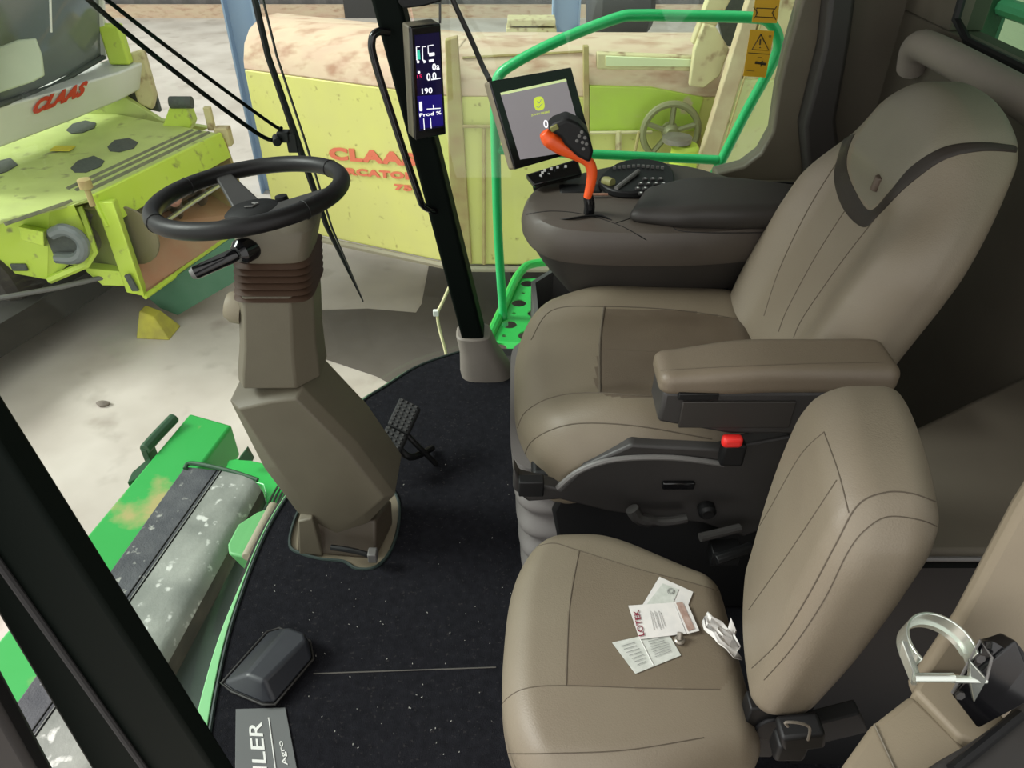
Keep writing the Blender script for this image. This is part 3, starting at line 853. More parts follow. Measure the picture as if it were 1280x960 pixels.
# stalk lever
s0, s1 = P(297, 317, y=1.265), P(244, 341, y=1.235)
lv = obj('stalk_lever', MB().lathe(s0 + V((.02, .03, 0)), (s0 - V((0, 0, 0)) - (s0 + V((.02, .03, 0)))), [(0, 0), (.024, 0), (.024, .03), (.016, .04), (0, .042)], 18)
    .tube([s0, s0 + (s1 - s0) * .15, s0 + (s1 - s0) * .3, s1], [.011, .013, .013, .0125], 14), M['black_gloss'], col)
obj('end_cap', MB().tube([s1, s1 + (s1 - s0).normalized() * .008], [.0125, .009], 14), M['greyplastic'], lv)
# base box on the floor with the tilt pedal
bs = MB()
bs.hexa([P(371, 692, z=0), P(470, 700, z=0), P(492, 655, z=0), P(400, 640, z=0),
         P(372, 650, y=1.30), P(470, 650, y=1.30), P(490, 625, y=1.42), P(388, 600, y=1.42)])
base = obj('column_foot', bs, M['trim_brown'], col, bevel=.008, seg=3)
obj('foot_corner', MB().prism([P(372, 652, y=1.262), P(390, 648, y=1.262), P(404, 697, y=1.262), P(374, 693, y=1.262)], (0, .03, 0)), M['trim'], base, bevel=.004)
pd = obj('release_pedal', MB().tube(smooth([P(414, 684, y=1.245), P(440, 688, y=1.235), P(462, 694, y=1.225)], 4), .007, 8), M['black'], col)
obj('pedal_pad', MB().box(P(466, 694, y=1.222), (.011, .013, .015)), M['greyplastic'], pd, bevel=.003)
# floor plate visible inside the mat notch
struct('floor_plate', MB().prism([P(u, v, z=-.004) for u, v in ((362, 640), (362, 700), (420, 716), (475, 716), (505, 690), (505, 600), (430, 590))], (0, 0, .004)), M['trim_light'])

# wheel
wc = P(311, 243, y=1.37)
tilt = Matrix.Rotation(math.radians(-5.5), 3, 'Y') @ Matrix.Rotation(math.radians(-3), 3, 'X')
R = .178
def W(x, y, z=0): return wc + tilt @ V((x, y, z))
wh = obj('steering_wheel', MB().tube([W(R * math.cos(2 * PI * k / 72), R * math.sin(2 * PI * k / 72)) for k in range(72)], .0165, 14, closed=True), M['wheelskin'], col, ang=70)
mb_ = MB()
for a_deg in (97 + 28, -8, 212 + 48):
    a = math.radians(a_deg)
    c, s = math.cos(a), math.sin(a); nx, ny = -s, c
    w0, w1 = (.028, .016) if a_deg != -8 else (.03, .026)
    hubd = -.035
    p_in, p_out = .035, R - .006
    pts = []
    for zz in (-.006, .006):
        for (r, ww, side) in ((p_in, w0, -1), (p_out, w1, -1), (p_out, w1, 1), (p_in, w0, 1)):
            zc = hubd if r == p_in else -.002
            pts.append(W(r * c + nx * ww * side, r * s + ny * ww * side, zc + zz))
    mb_.hexa(pts)
obj('spoke', mb_, M['darkplastic'], wh, bevel=.004, seg=3)
hub = MB().lathe(W(.0, 0, -.075), tilt @ V((0, 0, 1)), [(0, 0), (.04, 0), (.055, .02), (.056, .042), (.046, .05), (0, .053)], 28)
hub.lathe(W(0, 0, -.12), tilt @ V((0, 0, 1)), [(0, 0), (.03, 0), (.03, .05), (0, .05)], 20)
hb = obj('hub', hub, M['black'], wh, ang=40)
obj('horn_emblem', MB().tube([W(-.012, -.008, -.0205), W(.004, -.010, -.0205), W(.008, .0, -.0205), W(-.002, .008, -.0205), W(.012, .006, -.0205)], .0018, 6), M['greyplastic'], hb)
obj('hub_knob', MB().lathe(W(.048, .035, -.05), tilt @ V((0, 0, 1)), [(0, 0), (.012, 0), (.014, .02), (.012, .03), (0, .033)], 16), M['black'], wh)
sw = MB()
for k in (8, 64, 30, 44):
    a = 2 * PI * k / 72
    sw.tube([W(R * math.cos(a) + math.cos(a) * .0172 * math.cos(t), R * math.sin(a) + math.sin(a) * .0172 * math.cos(t), .0172 * math.sin(t)) for t in [2 * PI * j / 14 for j in range(14)]], .0008, 4, closed=True)
obj('stitching', sw, M['black'], wh)

# ---------------------------------------------------------------- brake pedal pair
bp = empty('brake_pedal', P(500, 560, z=0), 'black ridged brake pedal pads on arms right of the steering column', 'pedal')
ux = (P(507, 503, z=.16) - P(480, 560, z=.10)); L = ux.length; ux.normalize()
right = (P(528, 512, z=.15) - P(504, 500, z=.16)).normalized()
nn = ux.cross(right).normalized()
if nn.z < 0: nn = -nn
def pad(o, l, w):
    mb = MB(); a = V(o)
    mb.hexa([a, a + right * w, a + right * w + ux * l, a + ux * l] + [p + nn * .022 for p in (a, a + right * w, a + right * w + ux * l, a + ux * l)])
    return mb
st = P(472, 562, z=.10)
for k, (l0, l1) in enumerate(((-.12, .47), (.49, 1.08))):
    pp = obj('pedal_pad', pad(st + ux * L * l0 , L * (l1 - l0), .070), M['rubber'], bp, bevel=.006, seg=3)
    gr = MB()
    for j in range(7):
        for i in range(4):
            c = st + ux * L * (l0 + (l1 - l0) * (j + .5) / 7) + right * (.011 + .016 * i) + nn * .023
            gr.box(c, (.0035, .0035, .002), Matrix((right, ux, nn)).transposed())
    obj('grip_ribs', gr, M['darkplastic'], pp)
obj('pedal_arm', MB().tube(smooth([st + ux * L * .3 + right * .03, st + ux * L * .2 + right * .09 - nn * .02, P(540, 560, z=.02)], 5), .010, 10), M['black'], bp)
obj('pedal_arm', MB().tube(smooth([st + ux * L * .6 + right * .03, st + ux * L * .5 + right * .08 - nn * .02, P(545, 580, z=.01)], 5), .008, 10), M['black'], bp)

# ---------------------------------------------------------------- black moulded case on the mat
cz = .055
cs_b = [P(278, 846, z=.012), P(290, 858, z=.012), P(362, 884, z=.012), P(388, 872, z=.012), P(396, 810, z=.012), P(350, 785, z=.012), P(320, 800, z=.012), P(300, 820, z=.012)]
cs_b = [P(u, v, z=.008) for u, v in ((279, 858), (292, 868), (330, 884), (345, 884), (392, 828), (388, 806), (350, 790), (335, 795))]
cs_m = [p + V((0, 0, .012)) for p in cs_b]
cs_t = [P(u, v, z=.062) for u, v in ((308, 842), (311, 845), (326, 851), (330, 851), (383, 800), (380, 790), (362, 784), (356, 786))]
ce = empty('moulded_case', sum(cs_b, V()) / 8, 'dark grey moulded plastic case lying on the mat near the door', 'plastic case')
obj('shell', MB().loft([cs_m, cs_t]), M['casegrey'], ce, bevel=.007, seg=4)
obj('rim', MB().loft([cs_b, cs_m]), M['black'], ce, bevel=.003, seg=2)
obj('rim_bead', MB().tube([p + V((0, 0, .001)) + (p - sum(cs_m, V()) / 8) * .02 for p in cs_m], .0025, 6, closed=True), M['darkplastic'], ce)
# ================================================================ right hand console
con = empty('armrest_console', (.4, 1.82, 0), 'dark brown grey control console along the far side of the driver seat', 'console')
def ring_px(px, z, n=4, dx=0, dy=0, s=1):
    pts = [P(u, v, z=.72) for u, v in sm2(px, n, True)]
    c = sum(pts, V()) / len(pts)
    return [V((c.x + (p.x - c.x) * s + dx, c.y + (p.y - c.y) * s + dy, z)) for p in pts]
out = [(654, 256), (653, 271), (672, 288), (710, 299), (800, 303), (900, 301), (985, 291), (1000, 280), (1000, 255), (960, 243), (905, 226), (860, 214), (800, 209), (735, 220), (690, 234), (664, 244)]
upper = MB().loft([ring_px(out, .655, s=.965), ring_px(out, .672, s=.99), ring_px(out, .70, s=1.0), ring_px(out, .722, s=.985), ring_px(out, .738, s=.95), ring_px(out, .744, s=.88)])
ub = upper.bvh()
up = obj('upper_shell', upper, M['console'], con, ang=40)
obj('seam_line', join(seam(ub, [(658, 268), (690, 264), (730, 268), (775, 282), (808, 300)], .002), seam(ub, [(770, 279), (800, 268), (818, 252)], .0022), seam(ub, [(822, 258), (838, 280), (860, 290), (960, 291)], .0018)), M['black'], up)
hull = MB().loft([ring_px(out, .50, s=.70, dx=.03, dy=.0), ring_px(out, .60, s=.88, dx=.012, dy=-.0), ring_px(out, .66, s=.955)])
obj('lower_shell', hull, M['console_dark'], con, ang=40)
obj('pillar_support', MB().box((.60, 1.84, .28), (.16, .12, .26)), M['console_dark'], con, bevel=.02)
# raised elbow pad
def f_pad(q):
    x, y, z = q; xf = (x + .20) / .40
    return (.50 + x + .03 * (y / .1) * (1 - xf), 1.705 + y * (.75 + .25 * sst(0, .3, xf) - .25 * sst(.5, 1, xf)) - .02 * xf, .756 + z * (.6 + .4 * sst(0, .4, xf)) + .010 * math.sin(xf * 3))
obj('elbow_pad', softbox((.20, .105, .030), .028, (36, 24, 12), f_pad), M['console_dark'], con, ang=60)
# key cluster with its hood, knurled roller, button field
kc = obj('key_cluster', MB().loft([[P(u, v, z=.745) + V((0, 0, h)) for u, v in sm2([(748, 232), (770, 212), (800, 206), (832, 212), (842, 228), (836, 244), (800, 248), (765, 246)], 3, True)] for h in (0, .018)]), M['black'], con, bevel=.004)
keys = []
kp = [(797 + i * 9.5 + (j % 2) * 4, 224 + j * 6) for j in range(4) for i in range(4)]
for i, (u, v) in enumerate(kp):
    if u > 834 or (u < 800 and v < 228): continue
    c = P(u, v, z=.765)
    o_ = obj('key', MB().box(c, (.0062, .0062, .003)), M['darkplastic'], kc, bevel=.0015)
    obj_c = MB().box(c + V((0, 0, .0032)), (.0024, .0024, .0004))
    obj('key_mark', obj_c, M['keydot'], kc)
obj('roller', MB().lathe(P(755, 226, z=.765), (.5, -.6, .1), [(0, 0), (.011, 0), (.013, .01), (.011, .03), (0, .03)], 14), mat('roller', (120, 118, 70), .6), con)
obj('slide_bar', MB().tube([P(770, 236, z=.765), P(798, 214, z=.77)], .006, 8), M['greyplastic'], con)
kb = MB()
for i in range(11):
    kb.box(P(768 + i * 6, 207 + abs(i - 5) * .5, z=.768), (.0035, .004, .003))
obj('small_switches', kb, M['greyplastic'], kc)
obj('palm_tray', MB().box(P(725, 240, z=.735), (.055, .03, .012)), M['black'], con, bevel=.008)
obj('amber_strip', MB().box(P(745, 243, z=.752), (.03, .004, .002)), mat('amberstrip', (150, 110, 90), .5), con, bevel=.001)
# multifunction lever: black slot, boot, orange grip, black head with buttons
yj = 1.68
js = obj('joystick', MB().tube(smooth([P(735, 272, y=yj), P(737, 258, y=yj), P(735, 244, y=yj)], 4), [.016] + [.013] * 6 + [.012] * 2, 12), M['black_gloss'], con)
obj('slot_gate', MB().tube(smooth([P(694, 276, z=.738), P(715, 273, z=.747), P(735, 270, z=.748), P(752, 270, z=.748), P(765, 276, z=.742)], 5), .0045, 6, flat=.5), M['black'], js)
gp = [(734, 247), (738, 232), (740, 215), (735, 202), (720, 193), (702, 184), (687, 174), (680, 165)]
gr = [.009, .0112, .0125, .0125, .014, .0175, .019, .011]
gps = smooth([P(u, v, y=yj - .01) for u, v in gp], 5)
grs = [gr[min(7, i // 5)] + (gr[min(7, i // 5 + 1)] - gr[min(7, i // 5)]) * (i % 5) / 5 for i in range(len(gps))]
obj('grip', MB().tube(gps, grs, 16), M['orange'], js, ang=60, label='glossy orange lever grip')
hd = [(684, 163), (692, 155), (709, 148), (724, 155), (736, 168), (742, 190), (738, 205), (722, 197), (706, 182), (700, 172)]
hdm = obj('lever_head', MB().prism([P(u, v, y=yj - .035) for u, v in hd], (0, .06, 0)), M['black'], js, bevel=.008, seg=4)
hb2 = MB()
for u, v in ((727, 165), (731, 172), (728, 178), (724, 170), (733, 180), (721, 176), (729, 186)):
    hb2.lathe(P(u, v, y=yj - .034), (0, -1, .3), [(.0038, 0), (.0038, .004), (0, .005)], 10)
obj('button', hb2, M['greyplastic'], hdm)
obj('side_button', MB().box(P(693, 160, y=yj - .036), (.009, .003, .006), Matrix.Rotation(-.5, 3, 'Y')), mat('olive', (120, 118, 60), .5), hdm, bevel=.002)
# grey bin between console and platform
bn = empty('storage_bin', (.2, 1.97, .2), 'open grey storage bin low between the console and the green platform', 'storage bin')
rim = [(664, 352), (690, 336), (742, 336), (748, 378), (700, 386), (668, 392)]
rp = [P(u, v, z=.36) for u, v in rim]
cc_ = sum(rp, V()) / len(rp)
inn = [cc_ + (p - cc_) * .86 for p in rp]
m2 = MB().loft([[p + V((0, 0, -.30)) for p in rp], [p + V((0, 0, -.02)) for p in rp], rp, inn, [p + V((0, 0, -.12)) for p in inn]])
obj('bin', m2, M['greyplastic'], bn, ang=30)
m3 = MB().prism([p + V((0, 0, -.115)) for p in [cc_ + (p - cc_) * .84 for p in rp]], (0, 0, .003)); obj('liner', m3, M['black'], bn)
# right rear side ledge beside the seat back
lg = empty('side_ledge', (.85, 2.02, .6), 'curved grey ledge at the foot of the rear corner post', 'side ledge')
obj('ledge', MB().loft([[P(u, v, z=.66) + V((0, 0, h)) for u, v in sm2([(905, 246), (935, 225), (960, 212), (1000, 206), (1060, 214), (1060, 262), (990, 262), (920, 252)], 3, True)] for h in (-.25, 0)]), M['trim'], lg, bevel=.008)
obj('panel', MB().loft([[P(u, v, z=.66) + V((0, 0, h)) for u, v in [(870, 222), (900, 216), (945, 207), (940, 230), (925, 244), (880, 240)]] for h in (-.25, -.004)]), M['trim_brown'], lg, bevel=.004)
obj('groove', MB().tube(smooth([P(925, 238, z=.663), P(960, 229, z=.663), P(1000, 230, z=.663), P(1040, 240, z=.663)], 5), .004, 6), M['black'], lg)

# ---------------------------------------------------------------- touch screen on the console
def plane_pt(u, v, o, n, off=0):
    d = ray(u, v); t = (V(o) - CAM).dot(n) / d.dot(n)
    return CAM + d * t + n * off
TL, TR, BL = P(612.5, 101.5, y=1.89), P(714, 84, y=2.02), P(644, 212, y=1.84)
n_ = (TR - TL).cross(BL - TL).normalized()
if n_.y > 0: n_ = -n_
sq = lambda pts, off=0, o=TL, n=n_: [plane_pt(u, v, o, n, off) for u, v in pts]
mon = empty('display_monitor', P(680, 235, y=1.95), 'black framed touch screen on the console with yellow emblem on grey', 'monitor')
corn = [(612.5, 101.5), (714, 84), (741, 184), (644, 212)]
obj('bezel', MB().prism(sq(corn), -n_ * .008), M['black_gloss'], mon, bevel=.002)
hs = obj('housing', MB().prism([p - n_ * .008 for p in sq(corn)], -n_ * .028), M['trim_light'], mon, bevel=.006, seg=3)
scq = [(625, 116), (707, 98.5), (731, 187), (650, 199.5)]
scp = obj('screen', MB().prism(sq(scq, .0004), n_ * .0006), M['screen'], mon)
obj('status_bar', MB().prism(sq([(625, 116), (707, 98.5), (708, 101.5), (626, 119)], .0012), n_ * .0004), M['screentop'], scp)
xr = (TR - TL).normalized(); yr = n_.cross(xr).normalized()
if yr.z < 0: yr = -yr
lc_ = plane_pt(673.5, 129.5, TL, n_, .0014)
obj('logo', MB().loft([[lc_ + xr * math.copysign(abs(math.cos(t)) ** .7, math.cos(t)) * r + yr * math.copysign(abs(math.sin(t)) ** .7, math.sin(t)) * r for t in [2 * PI * k / 24 for k in range(24)]] + [] for r in (.0165, .0165)][0:1] * 2 if False else [[lc_ + n_ * h + xr * math.copysign(abs(math.cos(t)) ** .7, math.cos(t)) * .0155 + yr * math.copysign(abs(math.sin(t)) ** .7, math.sin(t)) * .0165 for t in [2 * PI * k / 24 for k in range(24)]] for h in (0, .0004)]), M['logo'], scp)
dd_ = MB()
dd_.tube(smooth([lc_ + n_ * .0008 + xr * a + yr * b for a, b in ((-.010, -.006), (-.003, -.009), (.004, -.004), (.010, -.002))], 4), .0009, 5)
dd_.tube(smooth([lc_ + n_ * .0008 + xr * a + yr * b for a, b in ((-.006, .006), (-.001, .001), (.004, .004), (.008, .009))], 4), .0009, 5)
obj('emblem_line', dd_, M['screen'], scp)
obj('caption', text_mb('JOHN DEERE', plane_pt(664, 146, TL, n_, .0014), plane_pt(690, 141, TL, n_, .0014) - plane_pt(664, 146, TL, n_, .0014), yr, width=.056, height=.006, depth=.0003), M['logo'], scp, flat=True)
cp = plane_pt(682, 155, TL, n_, .0014)
obj('zero_ring', MB().tube([cp + xr * .0055 * math.cos(t) + yr * .0085 * math.sin(t) for t in [2 * PI * k / 18 for k in range(18)]], .0013, 6, closed=True), M['screenwhite'], scp)
kp_ = obj('keypad', MB().prism([P(657, 218, y=1.82), P(722, 198, y=1.90), P(728, 218, y=1.86), P(668, 232, y=1.80)], (0, .03, -.02)), M['black_gloss'], mon, bevel=.004)
for u, v in ((678, 212), (681, 209), (689, 207), (697, 205), (707, 204), (686, 214), (711, 212), (717, 210), (676, 216), (702, 212)):
    obj('key', MB().box(P(u, v + 4, y=1.805 + (u - 657) * .0012), (.0032, .002, .0028)), M['keydot'], kp_)
obj('stand', MB().loft([[P(668, 247, y=1.86), P(712, 240, y=1.86), P(712, 236, y=1.98), P(675, 238, y=1.98)], [P(664, 226, y=1.86), P(706, 216, y=1.90), P(706, 214, y=1.98), P(668, 220, y=1.98)]]), M['black'], mon, bevel=.006)
obj('cable', MB().tube(smooth([P(612, 100, y=1.93), P(603, 82, y=2.0), P(587, 45, y=2.05), P(567, 2, y=2.08), P(548, -50, y=2.08)], 6), .007, 8), M['darkplastic'], mon)

# ---------------------------------------------------------------- slim display on the corner post
TL2, TR2, BL2 = P(513, 34, y=1.93), P(551, 29, y=1.975), P(520, 176, y=1.93)
n2 = (TR2 - TL2).cross(BL2 - TL2).normalized()
if n2.y > 0: n2 = -n2
x2 = (TR2 - TL2).normalized(); y2 = n2.cross(x2).normalized()
if y2.z < 0: y2 = -y2
s2 = lambda pts, off=0: sq(pts, off, TL2, n2)
dp = empty('post_display', P(540, 100, y=2.0), 'slim upright digital display with dark blue screen on the corner post', 'display')
c2 = [(513, 34), (551, 29), (558, 168), (520, 176)]
obj('bezel', MB().prism(s2(c2), -n2 * .012), M['black_gloss'], dp, bevel=.004, seg=3)
obj('housing', MB().prism([p - n2 * .012 for p in s2(c2)], V((-.020, .045, 0))), M['trim'], dp, bevel=.004)
scn = obj('screen', MB().prism(s2([(518, 44), (549, 40), (554, 158), (524, 164)], .0006), n2 * .0004), mat('navydeep', (14, 10, 48), .15, emit=.5), dp)
obj('lit_panel', MB().prism(s2([(521, 120), (552, 118), (554, 156), (525, 161)], .0014), n2 * .0003), M['navy'], scn)
def px2(u, v): return plane_pt(u, v, TL2, n2, .0022)
def L2(*pts, r=.0011):
    obj('display_symbol', MB().tube([px2(*p) for p in pts], r, 5), M['screenwhite'], scn)
for u in (520, 527.5):
    L2((u + 4, 58), (u, 58.5), (u + .5, 75), (u + 2, 75))
L2((541, 56), (534.5, 57), (535, 67)); L2((536, 68), (542, 67), r=.004)
L2((521, 77), (523, 77), r=.003); L2((529, 77), (531, 76.5), r=.003); L2((536, 76), (541, 75), r=.003)
L2((522, 90), (524, 90), r=.003)
L2((525, 127), (525.5, 138), r=.004)
L2((533, 136), (550, 135)); L2((541, 131), (541.5, 136))
L2((529, 148), (530, 162)); L2((537.5, 147), (538.5, 160)); L2((540, 99), (550, 97.5), r=.0014)
def t2(s, a, b, h, m, nm='digits'):
    p0, p1 = px2(*a), px2(*b)
    return obj(nm, text_mb(s, p0, p1 - p0, y2, width=(p1 - p0).length, height=h, depth=.0003, bold=.015), m, scn, flat=True)
t2('0a', (540, 88), (549, 86.5), .016, M['screenwhite']); t2('0.0', (533, 101), (545, 99), .018, M['screenwhite'])
t2('190', (527, 117.5), (540, 116), .014, M['screenwhite']); t2('Prod %', (524, 146), (551, 142.5), .009, M['screenwhite'])
t2('15', (521, 98), (527, 97), .008, M['redpx']); obj('bar', MB().prism([px2(521, 62), px2(524, 62), px2(525, 74), px2(521, 74)], n2 * .0003), M['tealpx'], scn)

gh = obj('grab_handle', MB().tube(smooth([P(486, 40, y=2.0), P(472, 40, y=1.98), P(465, 50, y=1.97), P(468, 75, y=1.97), P(490, 145, y=1.97), P(522, 240, y=1.97), P(530, 258, y=1.98), P(545, 264, y=2.02)], 6), .0095, 12), M['black_gloss'])
tag(gh, 'long black grab handle running down the far corner post', 'grab handle')
rb = empty('roof_bracket', P(525, -10, y=2.0), 'black bracket jutting from the top of the far corner post', 'bracket')
obj('bracket', MB().prism([P(u, v, y=1.98) for u, v in ((492, -40), (498, 4), (504, 11), (530, 8), (552, 2), (556, -40))], (0, .07, 0)), M['black'], rb, bevel=.004)
obj('stem', MB().tube([P(550, 2, y=2.02), P(550, 29, y=2.02)], .003, 8), M['greyplastic'], rb)

# ---------------------------------------------------------------- cup holder and bracket by the door
ch = empty('cup_holder', P(1180, 850, y=.45), 'bright aluminium ring cup holder on a black bracket at the lower right', 'cup holder')
rc = P(1172, 812, y=.46); rr_ = .036
zr = V((0.12, -.1, 1)).normalized()
def ringband(r0, r1, h0, h1, a0, a1, n=40):
    m = MB(); e1 = V((1, 0, -.12)).normalized(); e2 = zr.cross(e1)
    rs = []
    for k in range(n + 1):
        a = a0 + (a1 - a0) * k / n; d = e1 * math.cos(a) + e2 * math.sin(a)
        rs.append([rc + d * r0 + zr * h0, rc + d * r1 + zr * h0, rc + d * r1 + zr * h1, rc + d * r0 + zr * h1])
    return m.loft(rs)
obj('ring', ringband(.034, .037, -.012, .012, -.25, PI * 1.18), M['alu'], ch, bevel=.0008)
obj('inner_lip', ringband(.031, .034, -.010, -.004, 0, PI * 1.1), M['alu'], ch)
obj('side_band', MB().hexa([P(1123, 818, y=.44), P(1139, 857, y=.43), P(1146, 857, y=.435), P(1130, 818, y=.445), P(1127, 800, y=.44), P(1142, 840, y=.43), P(1150, 840, y=.435), P(1134, 800, y=.445)]), M['alu'], ch, bevel=.001)
obj('bar', MB().tube([P(1142, 847, y=.43), P(1192, 847, y=.43)], .0048, 12).tube([P(1190, 849, y=.43), P(1232, 850, y=.43)], .0038, 12), M['alu'], ch)
bkt = obj('bracket', MB().hexa([P(1188, 868, y=.44), P(1222, 912, y=.42), P(1300, 870, y=.42), P(1270, 800, y=.44), P(1222, 800, y=.47), P(1240, 800, y=.45), P(1290, 830, y=.43), P(1252, 790, y=.47)]), M['black_gloss'], ch, bevel=.003)
obj('frame', MB().tube([P(1190, 866, y=.438), P(1226, 800, y=.46), P(1240, 822, y=.44), P(1233, 850, y=.425)], .0015, 6), M['greyplastic'], bkt)
obj('gusset', MB().prism([P(1213, 827, y=.43), P(1234, 850, y=.425), P(1218, 879, y=.425), P(1212, 850, y=.43)], (0, .006, 0)), M['alu'], ch, bevel=.001)
obj('bolt_head', MB().lathe(P(1224, 822, y=.435), (0, -1, .4), [(.005, 0), (.005, .003), (0, .003)], 6), M['darkplastic'], bkt)
obj('bolt_head', MB().lathe(P(1199, 868, y=.432), (0, -1, .4), [(.005, 0), (.005, .003), (0, .003)], 6), M['darkplastic'], bkt)
# door side trim
dt = empty('door_side_trim', P(1150, 940, y=.5), 'beige trim box by the door below the aluminium ring', 'trim box')
tp_ = [(1040, 975), (1090, 905), (1140, 866), (1196, 920), (1246, 975), (1200, 1060), (1000, 1060)]
obj('box', MB().loft([[P(u, v, z=.70) + V((0, 0, h)) for u, v in tp_] for h in (-.5, 0)]), M['trim_light'], dt, bevel=.008, seg=3)
obj('side_flange', MB().loft([[P(u, v, z=.71) + V((0, 0, h)) for u, v in [(1143, 862), (1158, 838), (1200, 840), (1260, 900), (1230, 930), (1200, 922)]] for h in (-.5, 0)]), M['trim_light'], dt, bevel=.005, seg=3)
obj('lid_edge', MB().tube([P(1093, 905, z=.702), P(1125, 975, z=.702)], .0012, 6), M['trim'], dt)
sb = [(1128, 990), (1165, 955), (1215, 925), (1262, 890), (1300, 850), (1340, 880), (1330, 990), (1200, 1040)]
so_ = obj('door_seal', MB().loft([[P(u, v, z=.735) + V((0, 0, h)) for u, v in sm2(sb, 4, True)] for h in (-.5, 0)]), M['darkplastic'], None, bevel=.01, seg=3)
tag(so_, 'thick black rubber door seal in the lower right corner', 'door seal')
obj('fold', MB().tube(smooth([P(1190, 962, z=.738), P(1230, 930, z=.738), P(1275, 893, z=.738)], 6), .006, 8), M['black'], so_)
# beige panel behind the companion seat and the rear shelf
pn = [P(u, v, y=.50) for u, v in ((1300, 600), (1274, 640), (1200, 778), (1140, 866), (1200, 1000), (1420, 1000), (1420, 600))]
struct('trim_4', MB().prism(pn, (0, .018, 0)), M['trim_light'], bevel=.006)
sh = [(1080, 565), (1155, 529), (1285, 466), (1400, 520), (1400, 690), (1100, 690)]
struct('trim_5', MB().loft([[P(u, v, z=.62) + V((0, 0, h)) for u, v in sh] for h in (-.62, 0)]), M['reartrim'], bevel=.01, seg=3)

na_, nb_ = P(1100, 690, z=.62), P(1400, 690, z=.62)
struct('trim_shade', MB().box(((na_.x + nb_.x) / 2, na_.y - .008, .30), ((nb_.x - na_.x) / 2 + .005, .006, .30)), M['black'])  # black plate that paints the shade on the shelf's near face
struct('trim_highlight', MB().tube([na_ + V((0, -.01, -.004)), nb_ + V((0, -.01, -.004))], .004, 6), M['greyplastic'])  # grey tube standing in for a highlight along the shelf edge
# ================================================================ wiper on the windscreen
wp = empty('windscreen_wiper', P(356, 165, y=2.0), 'long black windscreen wiper hanging outside the curved front glass', 'wiper')
yw_ = 2.0
obj('arm_rod', MB().tube(smooth([P(90, -25, y=1.62), P(111, 0, y=1.65), P(200, 75, y=1.76), P(319, 165, y=1.94), P(346, 176, y=yw_)], 5), .0055, 8), M['black_green'], wp)
obj('arm_rod', MB().tube(smooth([P(110, -25, y=1.66), P(134, 0, y=1.68), P(240, 82, y=1.84), P(338, 154, y=yw_), P(352, 160, y=yw_)], 5), .0045, 8), M['black_green'], wp)
obj('pivot', MB().box(P(355, 170, y=yw_), (.016, .015, .014)).lathe(P(346, 175, y=yw_ - .01), (.3, -1, 0), [(0, -.02), (.012, -.02), (.012, .02), (0, .02)], 12).box(P(366, 178, y=yw_), (.014, .012, .025)), M['black'], wp, bevel=.003)
bl = obj('blade', MB().tube([P(314, -20, y=yw_), P(335, 70, y=yw_), P(372, 178, y=yw_), P(408, 282, y=yw_), P(454, 377, y=yw_)], [.0085, .0085, .010, .008, .002], 8), M['black'], wp)
obj('spring_strip', MB().tube([P(324, -20, y=yw_ - .01), P(346, 70, y=yw_ - .01), P(382, 178, y=yw_ - .01), P(415, 285, y=yw_ - .01), P(454, 376, y=yw_ - .004)], [.0035] * 4 + [.0015], 6), M['darkplastic'], wp)
# ================================================================ railing and perforated platform on the right
rl = empty('safety_railing', (.2, 2.5, -.1), 'bright green tubular railing outside the far side window', 'railing')
yr_ = 2.50
obj('top_rail', MB().tube(smooth([P(630, 406, y=yr_), P(623, 300, y=yr_), P(620, 200, y=yr_), P(619, 130, y=yr_), P(622, 98, y=yr_), P(645, 78, y=yr_), P(700, 50, y=yr_), P(770, 23, y=yr_), P(800, 19, y=yr_), P(860, 20, y=yr_), P(940, 22, y=yr_), P(962, 28, y=yr_), P(973, 50, y=yr_), P(966, 78, y=yr_), P(930, 145, y=yr_), P(895, 214, y=yr_), P(850, 300, y=yr_)], 6), .0168, 14), M['greenrail'], rl, ang=60)
obj('mid_rail', MB().tube([P(620, 187, y=yr_), P(897, 200, y=yr_)], .0155, 14), M['greenrail'], rl)
pf = empty('platform', (.1, 2.5, -.1), 'green perforated steel platform step outside the far door sill', 'platform')
o0 = P(606, 442, z=-.06); e1 = V((1, 0, 0)); e2 = (P(655, 338, z=-.06) - o0); e2n = e2.normalized()
pm = MB(); cw, chh = .082, .082
nx, ny = 8, int(e2.length / chh)
def cell(o, a, b, r, n=16):
    c = o + (a + b) / 2
    cir = []; sqr = []
    for k in range(n):
        t = 2 * PI * k / n + PI / 4
        cir.append(c + V((math.cos(t) * r, math.sin(t) * r, 0)))
        ct, st_ = math.cos(t), math.sin(t); mx = max(abs(ct), abs(st_))
        sqr.append(c + a * (ct / mx / 2) + b * (st_ / mx / 2))
    dz = V((0, 0, -.006))
    pm.loft([sqr, cir, [p + dz for p in cir], [p + dz for p in sqr]], caps=False)
for i in range(nx):
    for j in range(ny):
        big = (i + j) % 2 == 0
        cell(o0 + e1 * cw * i + e2n * chh * j, e1 * cw, e2n * chh, .030 if big else .009)
obj('perforated_plate', pm, M['green'], pf)
obj('edge_tube', MB().tube(smooth([o0 + V((-.01, 0, .0)), o0 + e2 * .5 + V((-.01, 0, .01)), o0 + e2 * .9 + V((-.005, 0, .02)), o0 + e2 + V((.06, .03, .02)), o0 + e2 + V((.30, .04, .02))], 5), .018, 10), M['green'], pf)
obj('front_lip', MB().box(o0 + V((.28, .01, -.03)), (.30, .012, .03)), M['green'], pf, bevel=.003)
obj('hinge_plate', MB().box(o0 + V((.10, -.03, .0)), (.09, .03, .025)), M['black'], pf, bevel=.006)
